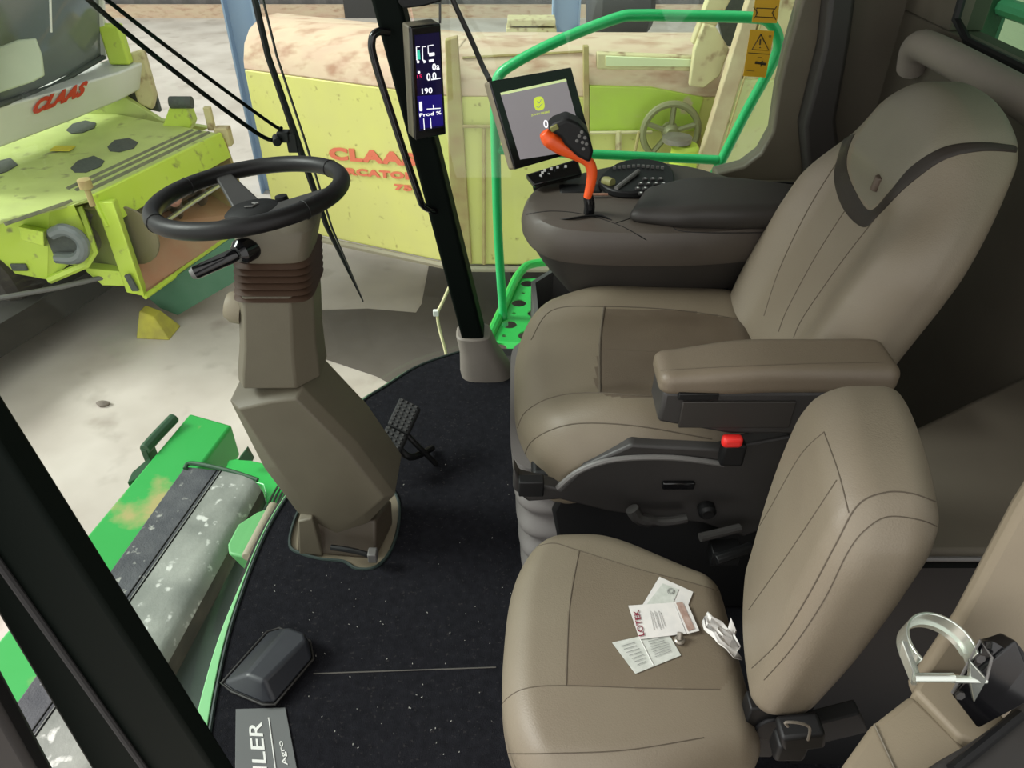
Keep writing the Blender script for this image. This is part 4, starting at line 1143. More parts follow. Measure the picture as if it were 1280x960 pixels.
# light cable looped beside the post foot
hz = empty('hose', P(552, 400, y=2.3), 'thin cream hose looping beside the foot of the black corner post', 'hose')
obj('hose_run', MB().tube(smooth([P(562, 358, y=2.3), P(553, 378, y=2.28), P(547, 392, y=2.27), P(549, 410, y=2.26), P(557, 440, y=2.22), P(560, 460, y=2.2)], 5), .0055, 8), M['hose'], hz)
obj('clip', MB().box(P(545, 391, y=2.27), (.010, .008, .011)), M['white'], hz, bevel=.002)
# warning stickers on the side glass
def sticker(name, q, label):
    y = 2.124
    e = empty(name, P(*q[3], y=y), label, 'warning sticker')
    pl = obj('plate', MB().prism([P(u, v, y=y) for u, v in q], (0, .002, 0)), M['yellow'], e)
    return e, pl
def on(u, v): return P(u, v, y=2.1225)
def stroke(mb, pts, r=.0011): mb.tube([on(*p) for p in pts], r, 5)
e, pl = sticker('warning_sticker', [(938, 37), (968, 39), (957, 97), (929, 95)], 'yellow sticker with a warning triangle above a hand pictogram')
m = MB(); stroke(m, [(951, 43), (961, 63), (940, 62), (951, 43)], .0016); stroke(m, [(950.5, 49), (950, 56)], .002); stroke(m, [(950, 59), (950, 60)], .002)
stroke(m, [(935, 66), (963, 68)], .0009); stroke(m, [(944, 78), (951, 79), (957, 80)], .0035); stroke(m, [(953, 76), (951, 83)], .002); stroke(m, [(947, 72), (952, 72)], .001); stroke(m, [(933, 88), (943, 89)], .0007)
stroke(m, [(962, 44), (964, 45), (963, 47), (961, 46), (962, 44)], .0007)
obj('pictogram', m, M['ink'], pl)
e, pl = sticker('warning_sticker', [(945, -6), (976, -6), (971, 29), (940, 28)], 'yellow sticker at the top edge with a crossed box outline')
m = MB(); stroke(m, [(946, 10), (967, 11), (966, 22), (945, 21), (946, 10)]); stroke(m, [(942, 9), (947, 16), (943, 23)]); stroke(m, [(971, 8), (965, 16), (970, 25)])
obj('pictogram', m, M['ink'], pl)

# ================================================================ own machine, front left steps
zt = -.40
st = empty('front_step_assembly', (-1.1, 1.6, -.6), 'green and grey front step assembly below the windscreen', 'step assembly')
def edge2(a, b, z, k=1.55, s=1.0):
    A, B = P(*a, z=z), P(*b, z=z); return A, A + (B - A) * k
def slab(name, ea, eb, z, th, m, **kw):
    (a0, a1), (b0, b1) = ea, eb
    return obj(name, MB().hexa([p + V((0, 0, -th)) for p in (a0, b0, b1, a1)] + [a0, b0, b1, a1]), m, st, **kw)
bl_ = edge2((237, 516), (89, 692), zt, 1.85); br_ = edge2((290, 531), (128, 745), zt, 1.75)
beam = slab('beam', bl_, br_, zt, .16, M['greenbeam'], bevel=.012, seg=3)
obj('bracket', MB().tube(smooth([P(181, 562, z=zt + .02), P(196, 545, z=zt + .02), P(218, 522, z=zt + .03)], 4), .022, 8).box(P(187, 566, z=zt - .02), (.012, .03, .04)), M['darkgreen'], st, bevel=.003)
obj('rear_bracket', MB().prism([P(u, v, z=zt - .02) for u, v in ((159, 603), (165, 590), (187, 571), (190, 578), (172, 598))], (0, 0, -.08)), M['darkgreen'], st, bevel=.003)
tl = edge2((231, 583), (120, 739), zt + .03, 1.8); tm = edge2((277, 588), (144, 778), zt + .03, 1.8); tr = edge2((325, 605), (228, 782), zt + .03, 1.8)
slab('dark_tread', tl, tm, zt, .03, M['tread'], bevel=.004, label='dark ribbed rubber tread strip')
# pale tread with rolled inner edge
rings = []
for s in (0, .25, .5, .75, 1):
    a = tm[0] + (tm[1] - tm[0]) * s; b = tr[0] + (tr[1] - tr[0]) * s
    d = (b - a); L_ = d.length; d = d.normalized()
    prof = [(0, 0), (0, .008), (L_ * .6, .012), (L_ - .03, .008), (L_ - .008, -.008), (L_, -.035), (L_ - .004, -.09), (L_ - .03, -.10), (L_ - .03, -.04), (0, -.03)]
    rings.append([a + d * x + V((0, 0, z)) for x, z in prof])
obj('pale_tread', MB().loft(rings), M['treadlight'], st, ang=50, label='pale grey worn tread with rolled edge')
ed = []
for s in (0, .5, 1):
    a = tm[0] + (tm[1] - tm[0]) * s; b = tr[0] + (tr[1] - tr[0]) * s; d = (b - a); L_ = d.length; d = d.normalized()
    ed.append([a + d * x + V((0, 0, z)) for x, z in ((L_ - .004, -.028), (L_ + .004, -.038), (L_ + .003, -.095), (L_ - .028, -.108), (L_ - .034, -.10))])
obj('shaded_edge', MB().loft(ed), mat('edgeshade', (84, 78, 66), .7, 0, (50, 48, 42), 10, .5), st, ang=60, label='painted shade along the lower edge of the pale tread')  # dark strip paints the shading under the rolled edge
gm = MB()
for off in (-.012, .006):
    a, b = tm; d = (tr[0] - tm[0]).normalized()
    gm.tube([a + d * off + V((0, 0, .008)), b + d * off + V((0, 0, .008))], .003, 5)
obj('tread_seam', gm, M['black'], st)
obj('tread_border', MB().tube(smooth([P(231, 586, z=zt + .035), P(240, 579, z=zt + .04), P(285, 588, z=zt + .04), P(322, 600, z=zt + .035)], 5), .008, 8), M['darkgreen'], st)
zc = -.52
obj('channel', MB().prism([P(u, v, z=zc) for u, v in ((340, 600), (320, 640), (190, 850), (110, 1040), (230, 1040), (262, 900), (330, 690), (372, 620))], (0, 0, -.02)), M['channel'], st, bevel=.004)
obj('side_channel', MB().prism([P(u, v, z=-.45) for u, v in ((300, 572), (345, 582), (370, 640), (336, 640), (328, 606), (280, 590), (285, 575))], (0, 0, -.12)), M['green'], st, bevel=.006)
obj('lug', MB().prism([P(u, v, y=2.05) for u, v in ((298, 575), (308, 562), (316, 576))], (0, .02, 0)), M['darkgreen'], st)
gb = [P(u, v, z=-.30) for u, v in ((342, 632), (311, 698), (285, 692), (284, 680), (297, 655), (320, 640))]
obj('green_box', MB().loft([[p + V((.03, .03, -.14)) for p in gb], gb]), mat('greenpale', (110, 178, 112), .5, 0, (88, 160, 96), 6), st, bevel=.008, seg=3)
obj('tan_pad', MB().tube([P(343, 632, z=-.27), P(309, 697, z=-.27)], .019, 10), M['tan'], st, bevel=.004)
obj('cable_bundle', join(*[MB().tube(smooth([P(352 + k * 5, 600, z=-.44), P(338 + k * 5, 625, z=-.42), P(330 + k * 6, 655, z=-.42)], 4), .004, 6) for k in range(4)]), M['darkplastic'], st)

# ================================================================ hall: ground, back wall, blue columns
ZG = -1.9
struct('ground', MB().prism([(-14, -4, ZG), (14, -4, ZG), (14, 18, ZG), (-14, 18, ZG)], (0, 0, -.1)), M['concrete'])
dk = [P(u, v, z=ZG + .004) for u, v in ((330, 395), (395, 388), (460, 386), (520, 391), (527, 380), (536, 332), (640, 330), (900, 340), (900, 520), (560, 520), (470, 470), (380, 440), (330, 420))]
o = obj('ground_shadow', MB().prism(dk, (0, 0, .003)), M['concrete_shadow']); o['kind'] = 'structure'  # cast shadow painted on the ground as a thin darker sheet
wl = MB(); nwv = 220; pr = []
for i in range(nwv + 1):
    x = -14 + 28 * i / nwv
    pr.append((x, 17.6 + (.05 if i % 4 in (0, 1) else 0)))
wl.add([V((x, y, ZG)) for x, y in pr] + [V((x, y, 6)) for x, y in pr], [(i, i + 1, i + 1 + nwv + 1, i + nwv + 1) for i in range(nwv)])
struct('wall_back', wl, M['sheet'], flat=True)
struct('baseboard_back', MB().box((0, 17.5, ZG + .12), (14, .06, .12)), M['dust'])
for i, (u, w_, y, lb_) in enumerate(((708, .24, 14.6, ''), (300, .15, 8.2, ''))):
    a = P(u, 0, y=y)
    nm = 'column_%d' % (i + 1)
    cm = MB(); 
    for dx in (-1, 1): cm.box((a.x + dx * w_ * .95, y, 2), (w_ * .06, w_ * .8, 3.9))
    cm.box((a.x, y, 2), (w_, w_ * .08, 3.9))
    struct(nm, cm, M['blue'])
pa = P(664, 36, y=13.8)
o = empty('wooden_pallet', pa, 'pale plank pallet propped high before the dark hall wall', 'pallet')
obj('planks', MB().box(pa, (.42, .2, .05)).box(pa + V((0, 0, .13)), (.40, .2, .05)), M['limepale'], o, bevel=.01)
obj('block', MB().box(pa + V((-.05, 0, -.14)), (.24, .15, .09)), M['limepale'], o, bevel=.01)
for nm, u, v, w_, h_, lab in (('door_leaf', 452, 20, .42, 1.1, ''),):
    a = P(u, v, y=17.45); struct('door_1', MB().box((a.x, 17.45, ZG + 1.4), (.35, .05, 1.6)), M['sheetdark'], bevel=.02)
tk = P(775, 8, y=14.0)
o = obj('tank', MB().lathe(tk + V((0, 0, 0)), (1, .1, 0), [(0, -.55), (.35, -.52), (.5, -.4), (.5, .4), (.35, .52), (0, .55)], 28), M['sheetdark']); tag(o, 'dark rounded tank before the hall wall behind the railing', 'tank')
sp_ = P(128, 504, z=ZG + .02)
o = obj('stone', MB().loft([[sp_ + V((math.cos(t) * .05 * k * (1 + .2 * math.sin(3 * t)), math.sin(t) * .03 * k, h)) for t in [2 * PI * j / 10 for j in range(10)]] for k, h in ((.8, -.02), (1, 0), (.5, .015))]), mat('stone', (120, 110, 102), .9)); tag(o, 'small grey brown stone lying on the concrete floor', 'stone')

# ================================================================ lime green harvester on the left
hv = empty('green_harvester', (-4, 6.2, ZG), 'lime green harvester with white cab front and open feeder house', 'harvester')
zd = -.66
A = P(115, 247, z=zd); B = P(277, 167, z=zd)           # deck front corners
ux_ = (B - A).normalized(); vx = V((ux_.y, -ux_.x, 0))  # vx points out of the opening (+X side)
if vx.x < 0: vx = -vx
LW = (B - A).length
def H(a, b, z): return A + ux_ * a + vx * b + V((0, 0, z - zd))   # a along the front, b outward, z height
deck = MB().prism([H(0, 0, zd), H(LW, 0, zd), H(LW + .05, -1.0, zd + .02), H(LW + .15, -2.2, zd + .02), H(-.75, -2.2, zd + .01), H(-.62, -.35, zd)], (0, 0, -.03))
dk_ = obj('deck', deck, M['limedeck'], hv, bevel=.01)
dbv = deck.bvh()
for q in ([(84, 166), (92, 158), (108, 154), (121, 157), (119, 163), (104, 169), (90, 170)], [(135, 186), (144, 178), (162, 175), (173, 180), (168, 187), (150, 192), (138, 191)], [(89, 212), (98, 203), (118, 197), (131, 203), (126, 210), (108, 217), (94, 217)], [(-14, 210), (2, 203), (14, 200), (23, 208), (10, 216), (-8, 222)]):
    pts = [P(u, v, z=zd) for u, v in q]
    obj('grip_pad', MB().prism([V((p.x, p.y, zd + .004)) if dbv.ray_cast(p + V((0, 0, 2)), V((0, 0, -1)))[0] is None else dbv.ray_cast(p + V((0, 0, 2)), V((0, 0, -1)))[0] + V((0, 0, .001)) for p in pts], (0, 0, .006)), M['charcoal'], dk_)
rb_ = MB()
for off in (.10, .19, .27):
    rb_.tube([H(.05, -off, zd + .004), H(LW * .98, -off, zd + .004)], .020, 6, flat=.4)
rb_.tube([H(-.55, -.2, zd + .004), H(-.1, -.08, zd + .004)], .014, 6, flat=.5)
obj('groove', rb_, mat('groovegrey', (134, 134, 104), .8, 0, (96, 98, 84), 12, .5), dk_)
obj('warning_patch', MB().box(P(80, 190, z=zd) + V((0, 0, .03)), (.08, .05, .005)), mat('amber', (206, 190, 60), .6), dk_)
# front lip
obj('front_lip', MB().prism([H(0, .0, zd + .01), H(LW, 0, zd + .01), H(LW, .05, zd - .20), H(0, .05, zd - .22)], -vx * .03), M['lime'], hv, bevel=.008)
# left side plates
zb = -1.42
sd = MB().prism([H(-.05, 0, zd), H(-.62, -.35, zd), H(-.75, -2.2, zd), H(-.75, -2.2, zb + .15), H(-.55, -.4, zb + .1), H(-.30, .0, zb + .06), H(-.28, .02, zd - .25), H(-.05, .02, zd - .12)], ux_ * .02)
fr_px = [(0, 256), (60, 262), (90, 250), (57, 285), (57, 350), (0, 338), (-120, 315), (-120, 240)]
ys = 5.0
q = [P(u, v, y=ys) for u, v in ((-140, 236), (-60, 250), (58, 284), (60, 350), (0, 338), (-140, 312))]
q[0].z = q[1].z = zd; q[0] = V((q[0].x, ys, zd)); q[1] = V((q[1].x, ys, zd)); q[2] = V((q[2].x, ys, P(58, 290, y=ys).z))
wall = obj('side_plate', MB().prism([P(u, v, y=ys) for u, v in ((-160, 240), (0, 252), (62, 262), (60, 350), (0, 339), (-160, 308))], (0, .03, 0)), M['lime'], hv, bevel=.006)
obj('shoulder_plate', MB().add([P(0, 252, y=ys), P(62, 262, y=ys), P(92, 256, z=zd), P(112, 248, z=zd), P(40, 240, z=zd), P(0, 240, z=zd), P(-160, 240, y=ys), P(-160, 236, z=zd)], [(0, 1, 2, 3, 4, 5), (6, 0, 5, 7)]), M['limedeck'], hv)
obj('side_flare', MB().add([P(62, 262, y=ys), P(92, 256, z=zd), P(114, 305, y=5.15), P(112, 312, y=5.15), P(60, 350, y=ys)], [(0, 1, 2, 3, 4)]), M['lime'], hv)
obj('step_bracket', MB().hexa([P(26, 300, y=4.85), P(55, 308, y=4.85), P(57, 308, y=ys), P(28, 300, y=ys), P(23, 283, y=4.85), P(54, 290, y=4.85), P(60, 286, y=ys), P(28, 280, y=ys)]), M['lime'], hv, bevel=.006)
obj('slot', MB().box(P(24, 334, y=4.99), (.06, .01, .03)), M['charcoal'], hv, bevel=.01)
lp = obj('work_lamp', MB().tube(smooth([P(66, 292, y=4.9), P(80, 287, y=4.88), P(96, 294, y=4.88), P(104, 305, y=4.88), P(102, 318, y=4.88), P(92, 323, y=4.9), P(72, 322, y=4.93)], 5), .045, 10), M['claasglass'], hv)
obj('lamp_well', MB().box(P(82, 305, y=4.98), (.11, .03, .11)), M['charcoal'], hv, bevel=.02)
# opening frame: sloping side beams, floor with rust, auger and rod
C1 = P(172, 366, z=zb - .05); C2 = C1 + ux_ * LW
obj('frame_beam', MB().hexa([P(158, 366, y=5.05), P(181, 371, y=5.0), P(184, 362, y=5.2), P(165, 356, y=5.2), P(118, 252, y=5.1), P(141, 252, y=5.05), P(146, 248, y=5.2), P(122, 248, y=5.2)]), M['lime'], hv, bevel=.01)
obj('frame_slot', MB().prism([P(u, v, y=4.985) for u, v in ((155, 345), (161, 343), (173, 364), (165, 364))], (0, .02, 0)), M['charcoal'], hv)
obj('frame_strut', MB().tube([P(98, 258, y=5.1), P(110, 290, y=5.08), P(118, 315, y=5.06), P(108, 330, y=5.0), P(62, 350, y=ys)], .03, 6), M['lime'], hv)
obj('lower_plate', MB().prism([P(u, v, y=5.1) for u, v in ((105, 335), (132, 338), (158, 340), (160, 358), (128, 357), (108, 340))], (0, .1, 0)), M['lime'], hv, bevel=.006)
trough = [P(176, 366, y=5.1), P(336, 262, y=6.7), P(300, 232, y=6.9), P(150, 285, y=5.5)]
fl_ = obj('feeder_floor', MB().prism(trough, (0, 0, -.03)), M['rustred'], hv)
obj('floor_edge', MB().tube([P(181, 371, y=5.05), P(250, 322, y=5.75), P(335, 262, y=6.7)], .022, 8), M['lime'], hv)
obj('inner_wall', MB().add([H(0, -.02, zd - .1), H(LW, -.02, zd - .1), H(LW, -.75, zd - .1), H(0, -.75, zd - .1), H(0, -.75, zb), H(LW, -.75, zb)], [(0, 1, 2, 3), (3, 2, 5, 4)]), M['rust'], hv)
obj('end_wall', MB().prism([H(LW, 0, zd - .05), H(LW, -.8, zd - .05), H(LW, -.8, zb), H(LW, .1, zb)], ux_ * .03), M['rust'], hv)
obj('end_wall', MB().prism([H(.08, -.05, zd - .05), H(.08, -.8, zd - .05), H(.08, -.8, zb + .1), H(.08, -.05, zb + .1)], ux_ * .03), mat('limedark', (128, 136, 72), .7), hv)
au = MB(); a0, a1 = H(.05, -.28, zd - .38), H(LW - .05, -.28, zd - .38)
obj('feed_roller', MB().tube([a0, a1], .12, 18), M['steel'], hv)
fl2 = []
dax = (a1 - a0).normalized(); e_1 = V((0, 0, 1)); e_2 = dax.cross(e_1)
for s0_, dirn in ((0, 1), (1, -1)):
    m_ = MB(); top_ = []; bot_ = []
    for k in range(60):
        t = k / 59 * .42; a = k / 59 * 2 * PI * 1.8 * dirn
        c = a0 + (a1 - a0) * (t if s0_ == 0 else 1 - t)
        d = e_1 * math.cos(a) + e_2 * math.sin(a)
        top_.append(c + d * .23); bot_.append(c + d * .11)
    m_.add(top_ + bot_, [(i, i + 1, i + 61, i + 60) for i in range(59)])
    o = obj('auger_flight', m_, M['steel'], hv); sm_ = o.modifiers.new('s', 'SOLIDIFY'); sm_.thickness = .008
obj('cross_rod', MB().tube([P(176, 298, y=5.35), P(242, 252, y=6.0), P(300, 215, y=6.5)], .02, 10), M['alu'], hv)
obj('roller_hub', MB().lathe(P(213, 246, y=5.75), (1, -.4, 0), [(0, 0), (.075, 0), (.075, .05), (.05, .07), (0, .07)], 16), mat('hubrust', (176, 128, 116), .7), hv)
obj('end_disc', MB().lathe(P(160, 295, y=5.25), (.15, 1, 0), [(0, 0), (.24, 0), (.24, .02), (0, .02)], 24), mat('disc', (136, 126, 104), .6, .3), hv)
# hitch fittings on the deck
for i, (u, v) in enumerate(((110, 240), (297, 120), (258, 168))):
    p = P(u, v, z=zd + .1)
    if i == 0: o = obj('hitch_pin', MB().lathe(p + V((0, 0, -.1)), (0, 0, 1), [(0, 0), (.02, 0), (.02, .12), (.045, .13), (.045, .19), (0, .2)], 12), M['rust'], hv)
lft = obj('lifting_bracket', MB().prism([P(u, v, y=6.6) for u, v in ((205, 152), (212, 133), (232, 133), (240, 155), (236, 165), (200, 165))], (0, .15, 0)), M['lime'], hv, bevel=.01)
obj('roller', MB().tube([P(213, 128, y=6.6), P(240, 128, y=6.6)], .05, 12), M['charcoal'], lft)
obj('end_bracket', MB().box(P(262, 148, y=6.6), (.03, .03, .10)).box(P(280, 170, y=6.5), (.06, .05, .08)), M['limepale'], hv, bevel=.01)
obj('deck_wall', MB().prism([P(u, v, y=6.9) for u, v in ((108, 118), (150, 118), (200, 150), (262, 160), (240, 168), (108, 152))], (0, .06, 0)), M['limedeck'], hv, bevel=.006)
# cab: white fairing, windscreen, post
yl, yr2 = 5.5, 7.0
fo = P(0, 134, y=yl); nf = (P(183, 76, y=yr2) - fo).cross(P(0, 184, y=yl) - fo).normalized(); nf = nf if nf.y < 0 else -nf
fa = [plane_pt(u, v, fo, nf) for u, v in ((-60, 208), (0, 185), (90, 151), (150, 126), (180, 110), (188, 95), (183, 76), (150, 90), (60, 117), (0, 133), (-60, 150))]
obj('cab_fairing', MB().prism(fa, (-.35, .12, 0)), M['cabwhite'], hv, bevel=.02, seg=3)
na = P(44, 141, y=5.93); nb = P(108, 112, y=6.38)
fn = (P(150, 90, y=6.7) - P(0, 134, y=yl)); up_ = (P(0, 134, y=yl) - P(0, 184, y=yl))

def fp(u, v, off=.012): return plane_pt(u, v, fo, nf, off)
obj('lettering', text_mb('CLAAS', fp(38, 143), fp(104, 117) - fp(38, 143), fp(42, 126) - fp(38, 143), width=(fp(104, 117) - fp(38, 143)).length, height=(fp(42, 124) - fp(38, 143)).length, depth=.006, bold=.055, shear=.3, spacing=1.1), M['red'], hv, flat=True)
gl = [P(-60, 148, y=yl - .3), P(0, 131, y=yl + .03), P(60, 114, y=6.05), P(130, 72, y=6.9), P(134, -20, y=6.7), P(130, -60, y=6.6), P(-60, -60, y=5.1)]
obj('cab_glass', MB().prism([P(-60, 150, y=5.2), P(0, 133, y=5.53), P(130, 72, y=7.0), P(125, -60, y=6.7), P(-60, -60, y=4.9)], (-.03, .02, 0)), M['claasglass'], hv)
obj('seat_back', MB().prism([P(u, v, y=5.48) for u, v in ((-40, 70), (0, 58), (22, 50), (44, 48), (52, 70), (55, 95), (40, 103), (0, 116), (-40, 128))], (0, .02, 0)), mat('palegreen', (176, 184, 160), .6), hv, bevel=.02)
obj('cab_post', MB().hexa([P(118, 78, y=6.95), P(132, 74, y=6.95), P(134, 74, y=7.1), P(120, 78, y=7.1), P(116, -40, y=6.7), P(128, -40, y=6.7), P(130, -40, y=6.9), P(118, -40, y=6.9)]), M['cabwhite'], hv, bevel=.01)
obj('glass_seal', MB().tube([P(-60, 150, y=5.18), P(0, 131, y=5.5), P(66, 108, y=6.2), P(130, 71, y=6.95)], .02, 8), M['charcoal'], hv)
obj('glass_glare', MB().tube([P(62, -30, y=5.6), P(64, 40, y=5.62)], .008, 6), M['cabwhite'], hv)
obj('mirror_bracket', MB().box(P(145, 55, y=6.9), (.09, .05, .16)), M['lime'], hv, bevel=.02)
obj('side_frame', MB().prism([P(u, v, y=6.95) for u, v in ((152, 70), (178, 62), (194, 120), (190, 138), (172, 130))], (0, .08, 0)), M['limepale'], hv, bevel=.02)
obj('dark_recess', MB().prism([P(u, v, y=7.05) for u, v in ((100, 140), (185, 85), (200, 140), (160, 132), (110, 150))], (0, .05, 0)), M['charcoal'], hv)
# underside, sheet and wheels
obj('underbody_shade', MB().hexa([H(-1.6, -2.4, ZG + .25), H(LW, -2.4, ZG + .25), H(LW, -.5, ZG + .25), H(-1.6, -.5, ZG + .25), H(-1.6, -2.4, zb), H(LW, -2.4, zb), H(LW, -.5, zb), H(-1.6, -.5, zb)]), mat('undershade', (36, 34, 32), .9, 0, (50, 47, 44), 4), hv)  # underbody enlarged and darkened to stand in for the shade beneath
obj('green_sheet', MB().prism([P(u, v, y=5.4) for u, v in ((184, 371), (335, 266), (345, 300), (345, 322), (222, 394), (200, 385))], (0, .04, 0)), mat('sheetgreen', (60, 104, 78), .6, 0, (78, 116, 92), 4), hv)
obj('draw_bar', MB().tube([P(-20, 376, y=4.7), P(70, 360, y=4.9), P(150, 342, y=5.2)], .02, 8), M['greyplastic'], hv)
for (u, v, y) in ((10, 415, 5.2), (150, 398, 6.2)):
    c = P(u, v, y=y)
    if c.z - .5 < ZG: c.z = ZG + .5
    ty = obj('tyre', MB().lathe((c.x, c.y, ZG + .5), (.3, 1, 0), [(.28, -.16), (.42, -.17), (.49, -.12), (.5, 0), (.49, .12), (.42, .17), (.28, .16)], 36), M['tyre'], hv)
yb = P(192, 400, z=ZG + .12)
o = obj('yellow_chock', MB().hexa([yb + V(p) for p in ((-.14, -.1, -.12), (.14, -.12, -.12), (.16, .1, -.12), (-.12, .12, -.12), (-.08, -.03, .10), (.03, -.05, .06), (.06, .05, .06), (-.06, .06, .11))]), mat('chock', (196, 186, 70), .7, 0, (150, 140, 70), 8), bevel=.01)
tag(o, 'dusty yellow block on the floor under the lime harvester', 'wheel chock')

# ================================================================ old yellow green combine behind the railing
oc = empty('old_combine', (0, 5.6, ZG), 'faded yellow green combine with dusty top and red lettering beyond the railing', 'combine')
zb2 = -1.12
prof = [(0, zb2), (0, -.35), (0, -.02), (.03, .12), (.09, .24), (.20, .34), (.40, .40), (1.3, .42), (1.3, zb2)]
def body(name, a, b, m_low, parent):
    a, b = V(a), V(b); d = (b - a); n = V((-d.y, d.x, 0)).normalized()
    n = n if n.y > 0 else -n
    lowp = [(0, zb2), (0, .08), (1.3, -.25), (1.3, zb2)]
    upp = [(0, .08), (.01, .14), (.05, .24), (.13, .32), (.26, .37), (.45, .365), (.75, .28), (1.05, .12), (1.3, -.2), (1.3, -.25)]
    x = obj(name, MB().loft([[V((p.x, p.y, 0)) + n * q + V((0, 0, z)) for q, z in lowp] for p in (a, b)]), m_low, parent, bevel=.012)
    t_ = obj('hood', MB().loft([[V((p.x, p.y, 0)) + n * q + V((0, 0, z)) for q, z in upp] for p in (a, b)]), M['dust'], parent, bevel=.01)
    return n
PA = P(345, 283, z=zb2); PB = P(572, 331, z=zb2); PC = P(1010, 340, z=zb2); PC.y = PB.y - .02
nL = body('side_panel', PA, PB, M['claaspanel'], oc)
nR = body('rear_panel', PB + V((.02, 0, 0)), PC, M['claaspanel'], oc)
dL = (PB - PA).normalized(); nLf = -nL
def lp_(u, v, off=.006): return plane_pt(u, v, PA, nLf, off)
for s_, a, b, h in (('CLAAS', (413, 199), (522, 208), (414, 184)), ('MERCATOR', (408, 216), (522, 225), (409, 208)), ('75', (494, 237), (516, 239), (495, 230))):
    p0, p1, p2 = lp_(*a), lp_(*b), lp_(*h)
    obj('lettering', text_mb(s_, p0, p1 - p0, V((0, 0, 1)), width=(p1 - p0).length, height=(p2 - p0).length, depth=.004, bold=.06, spacing=1.12), M['redfade'], oc, flat=True)
obj('bottom_flange', MB().tube([PA + V((0, -.02, -.02)), PB + V((0, -.02, -.02)), PC + V((0, -.02, -.02))], .025, 6), M['tan'], oc)
yF = PB.y - .03
obj('corner_post', MB().prism([P(u, v, y=yF) for u, v in ((556, 50), (572, 46), (590, 330), (566, 330), (560, 180))], (0, .06, 0)), M['rust'], oc, bevel=.008)
obj('panel_joint', MB().prism([P(u, v, y=yF) for u, v in ((729, 58), (736, 58), (737, 190), (730, 190))], (0, .05, 0)), M['rust'], oc, bevel=.004)
obj('panel_frame', MB().tube([P(605, 160, y=yF), P(605, 330, y=yF)], .012, 6).tube([P(578, 158, y=yF), P(640, 158, y=yF)], .012, 6), M['rust'], oc)
obj('bright_panel', MB().prism([P(u, v, y=yF) for u, v in ((737, 108), (815, 110), (880, 122), (868, 164), (737, 164))], (0, .05, 0)), mat('brightlime', (178, 206, 70), .5, 0, (170, 184, 80), 8, .6, col3=(196, 180, 140), scale3=6, thr3=.62), oc, bevel=.004)
obj('name_plate', MB().prism([P(u, v, y=yF - .01) for u, v in ((746, 66), (892, 72), (896, 90), (746, 87))], (0, .06, 0)), M['limepale'], oc, bevel=.01)
obj('plate_panel', MB().prism([P(u, v, y=yF - .02) for u, v in ((757, 70), (880, 75), (884, 84), (757, 83))], (0, .02, 0)), mat('platepale', (214, 220, 176), .6), oc, bevel=.004)
obj('rail_strip', MB().tube([P(737, 166, y=yF - .02), P(815, 165, y=yF - .02)], .012, 6).tube([P(773, 164, y=yF - .02), P(773, 192, y=yF - .02)], .02, 6), M['limepale'], oc)
obj('hood_seam', MB().tube([P(578, 72, y=yF + .12), P(735, 64, y=yF + .14)], .008, 5), M['rust'], oc)
# belt pulley
pc = P(838, 165, y=yF - .10)
pl_ = obj('belt_pulley', MB().tube([pc + V((math.cos(t) * .175, 0, math.sin(t) * .175)) for t in [2 * PI * k / 40 for k in range(40)]], .022, 8, closed=True), mat('pulley', (130, 128, 92), .5, .2), oc)
for k in range(5):
    t = 2 * PI * k / 5 + .3
    obj('spoke', MB().tube([pc + V((math.cos(t) * .04, 0, math.sin(t) * .04)), pc + V((math.cos(t) * .165, 0, math.sin(t) * .165))], .018, 6), MATS['pulley'], pl_)
obj('hub', MB().lathe(pc + V((0, .04, 0)), (0, -1, 0), [(0, 0), (.055, 0), (.055, .05), (.03, .08), (0, .08)], 18), MATS['pulley'], pl_)
obj('drive_belt', MB().tube([pc + V((-.2, .0, 0)), P(790, 208, y=yF - .08)], .01, 6).tube([pc + V((.19, 0, -.02)), P(872, 212, y=yF - .08)], .012, 6), M['rust'], oc)
cy = P(846, 215, y=yF - .3)
cyl = obj('oil_cylinder', MB().lathe(P(846, 260, y=yF - .3), (0, 0, 1), [(0, 0), (.085, 0), (.085, .40), (.07, .42), (0, .42)], 20), mat('cylgreen', (184, 200, 74), .5), oc)
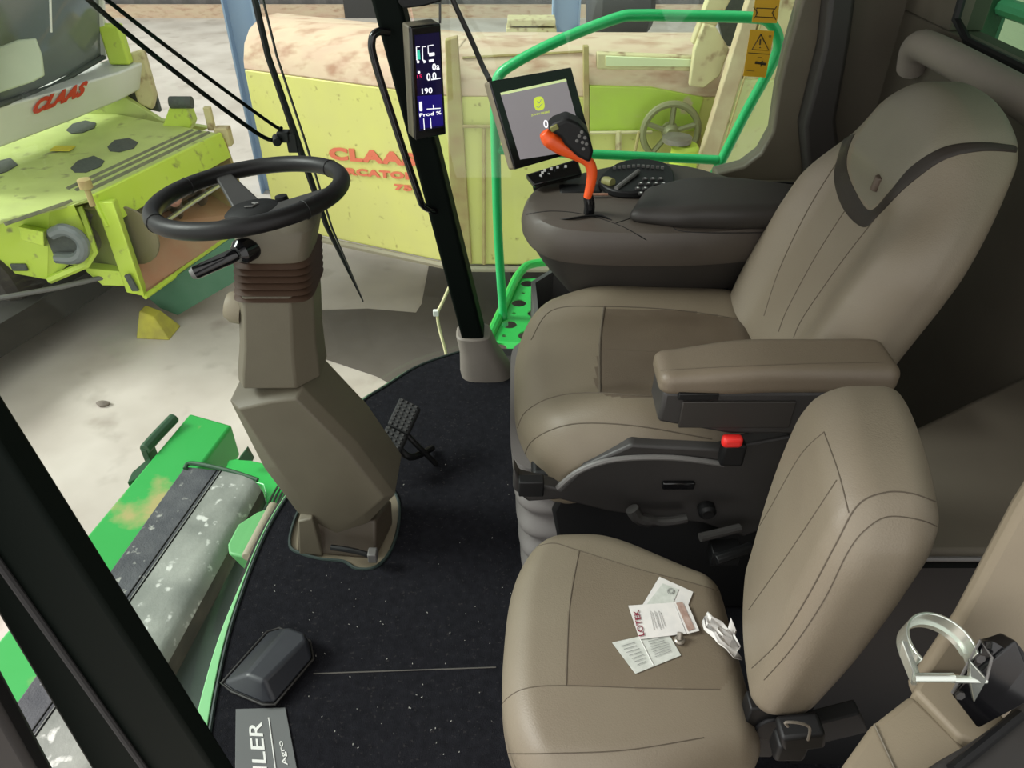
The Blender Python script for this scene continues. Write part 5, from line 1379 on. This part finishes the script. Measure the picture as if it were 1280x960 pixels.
obj('cap', MB().lathe(P(846, 177, y=yF - .3), (0, 0, 1), [(0, 0), (.09, 0), (.09, .03), (0, .035)], 20), M['steel'], cyl)
# slanted frames and side shield at the right
y1 = yF - .22
obj('slanted_shield', MB().prism([P(u, v, y=y1) for u, v in ((962, -20), (1040, -20), (1040, 215), (960, 240), (884, 232), (905, 190))], (0, .05, 0)), M['limepale'], oc, bevel=.01)
obj('shield_plate', MB().prism([P(u, v, y=y1 - .02) for u, v in ((916, 100), (990, 100), (990, 205), (950, 214), (888, 216), (893, 190))], (0, .03, 0)), mat('paleplate', (188, 196, 122), .6, 0, (206, 200, 158), 5, .6, .2, 60, col3=(160, 140, 104), scale3=14, thr3=.6, w3=.15), oc, bevel=.01)
obj('frame_beam', MB().prism([P(u, v, y=y1 - .03) for u, v in ((942, -20), (962, -20), (890, 222), (868, 222))], (0, .08, 0)), mat('creambeam', (208, 192, 156), .7, 0, (178, 152, 122), 9, .6), oc, bevel=.008)
obj('beam_joint', MB().tube([P(966, -20, y=y1 - .05), P(893, 222, y=y1 - .05)], .006, 5), M['rust'], oc)
obj('frame_beam', MB().prism([P(u, v, y=yF - .05) for u, v in ((885, 0), (900, -20), (925, -20), (880, 60), (865, 55))], (0, .08, 0)), M['limepale'], oc, bevel=.008)
obj('frame_brace', MB().prism([P(u, v, y=yF - .09) for u, v in ((868, 62), (880, 30), (895, 34), (912, 62), (900, 95), (880, 110), (862, 108))], (0, .06, 0)), M['limepale'], oc, bevel=.008)
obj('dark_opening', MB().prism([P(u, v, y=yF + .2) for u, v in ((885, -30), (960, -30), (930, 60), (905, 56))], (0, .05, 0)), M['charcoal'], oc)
for x_ in (.5, 1.8):
    obj('tyre', MB().lathe((x_, PB.y + .75, ZG + .55), (0, 1, 0), [(.28, -.2), (.46, -.22), (.54, -.16), (.55, 0), (.54, .16), (.46, .22), (.28, .2)], 40), M['tyre'], oc)
obj('axle', MB().tube([(.5, PB.y + .75, ZG + .55), (1.6, PB.y + .75, ZG + .55)], .08, 10), M['charcoal'], oc)
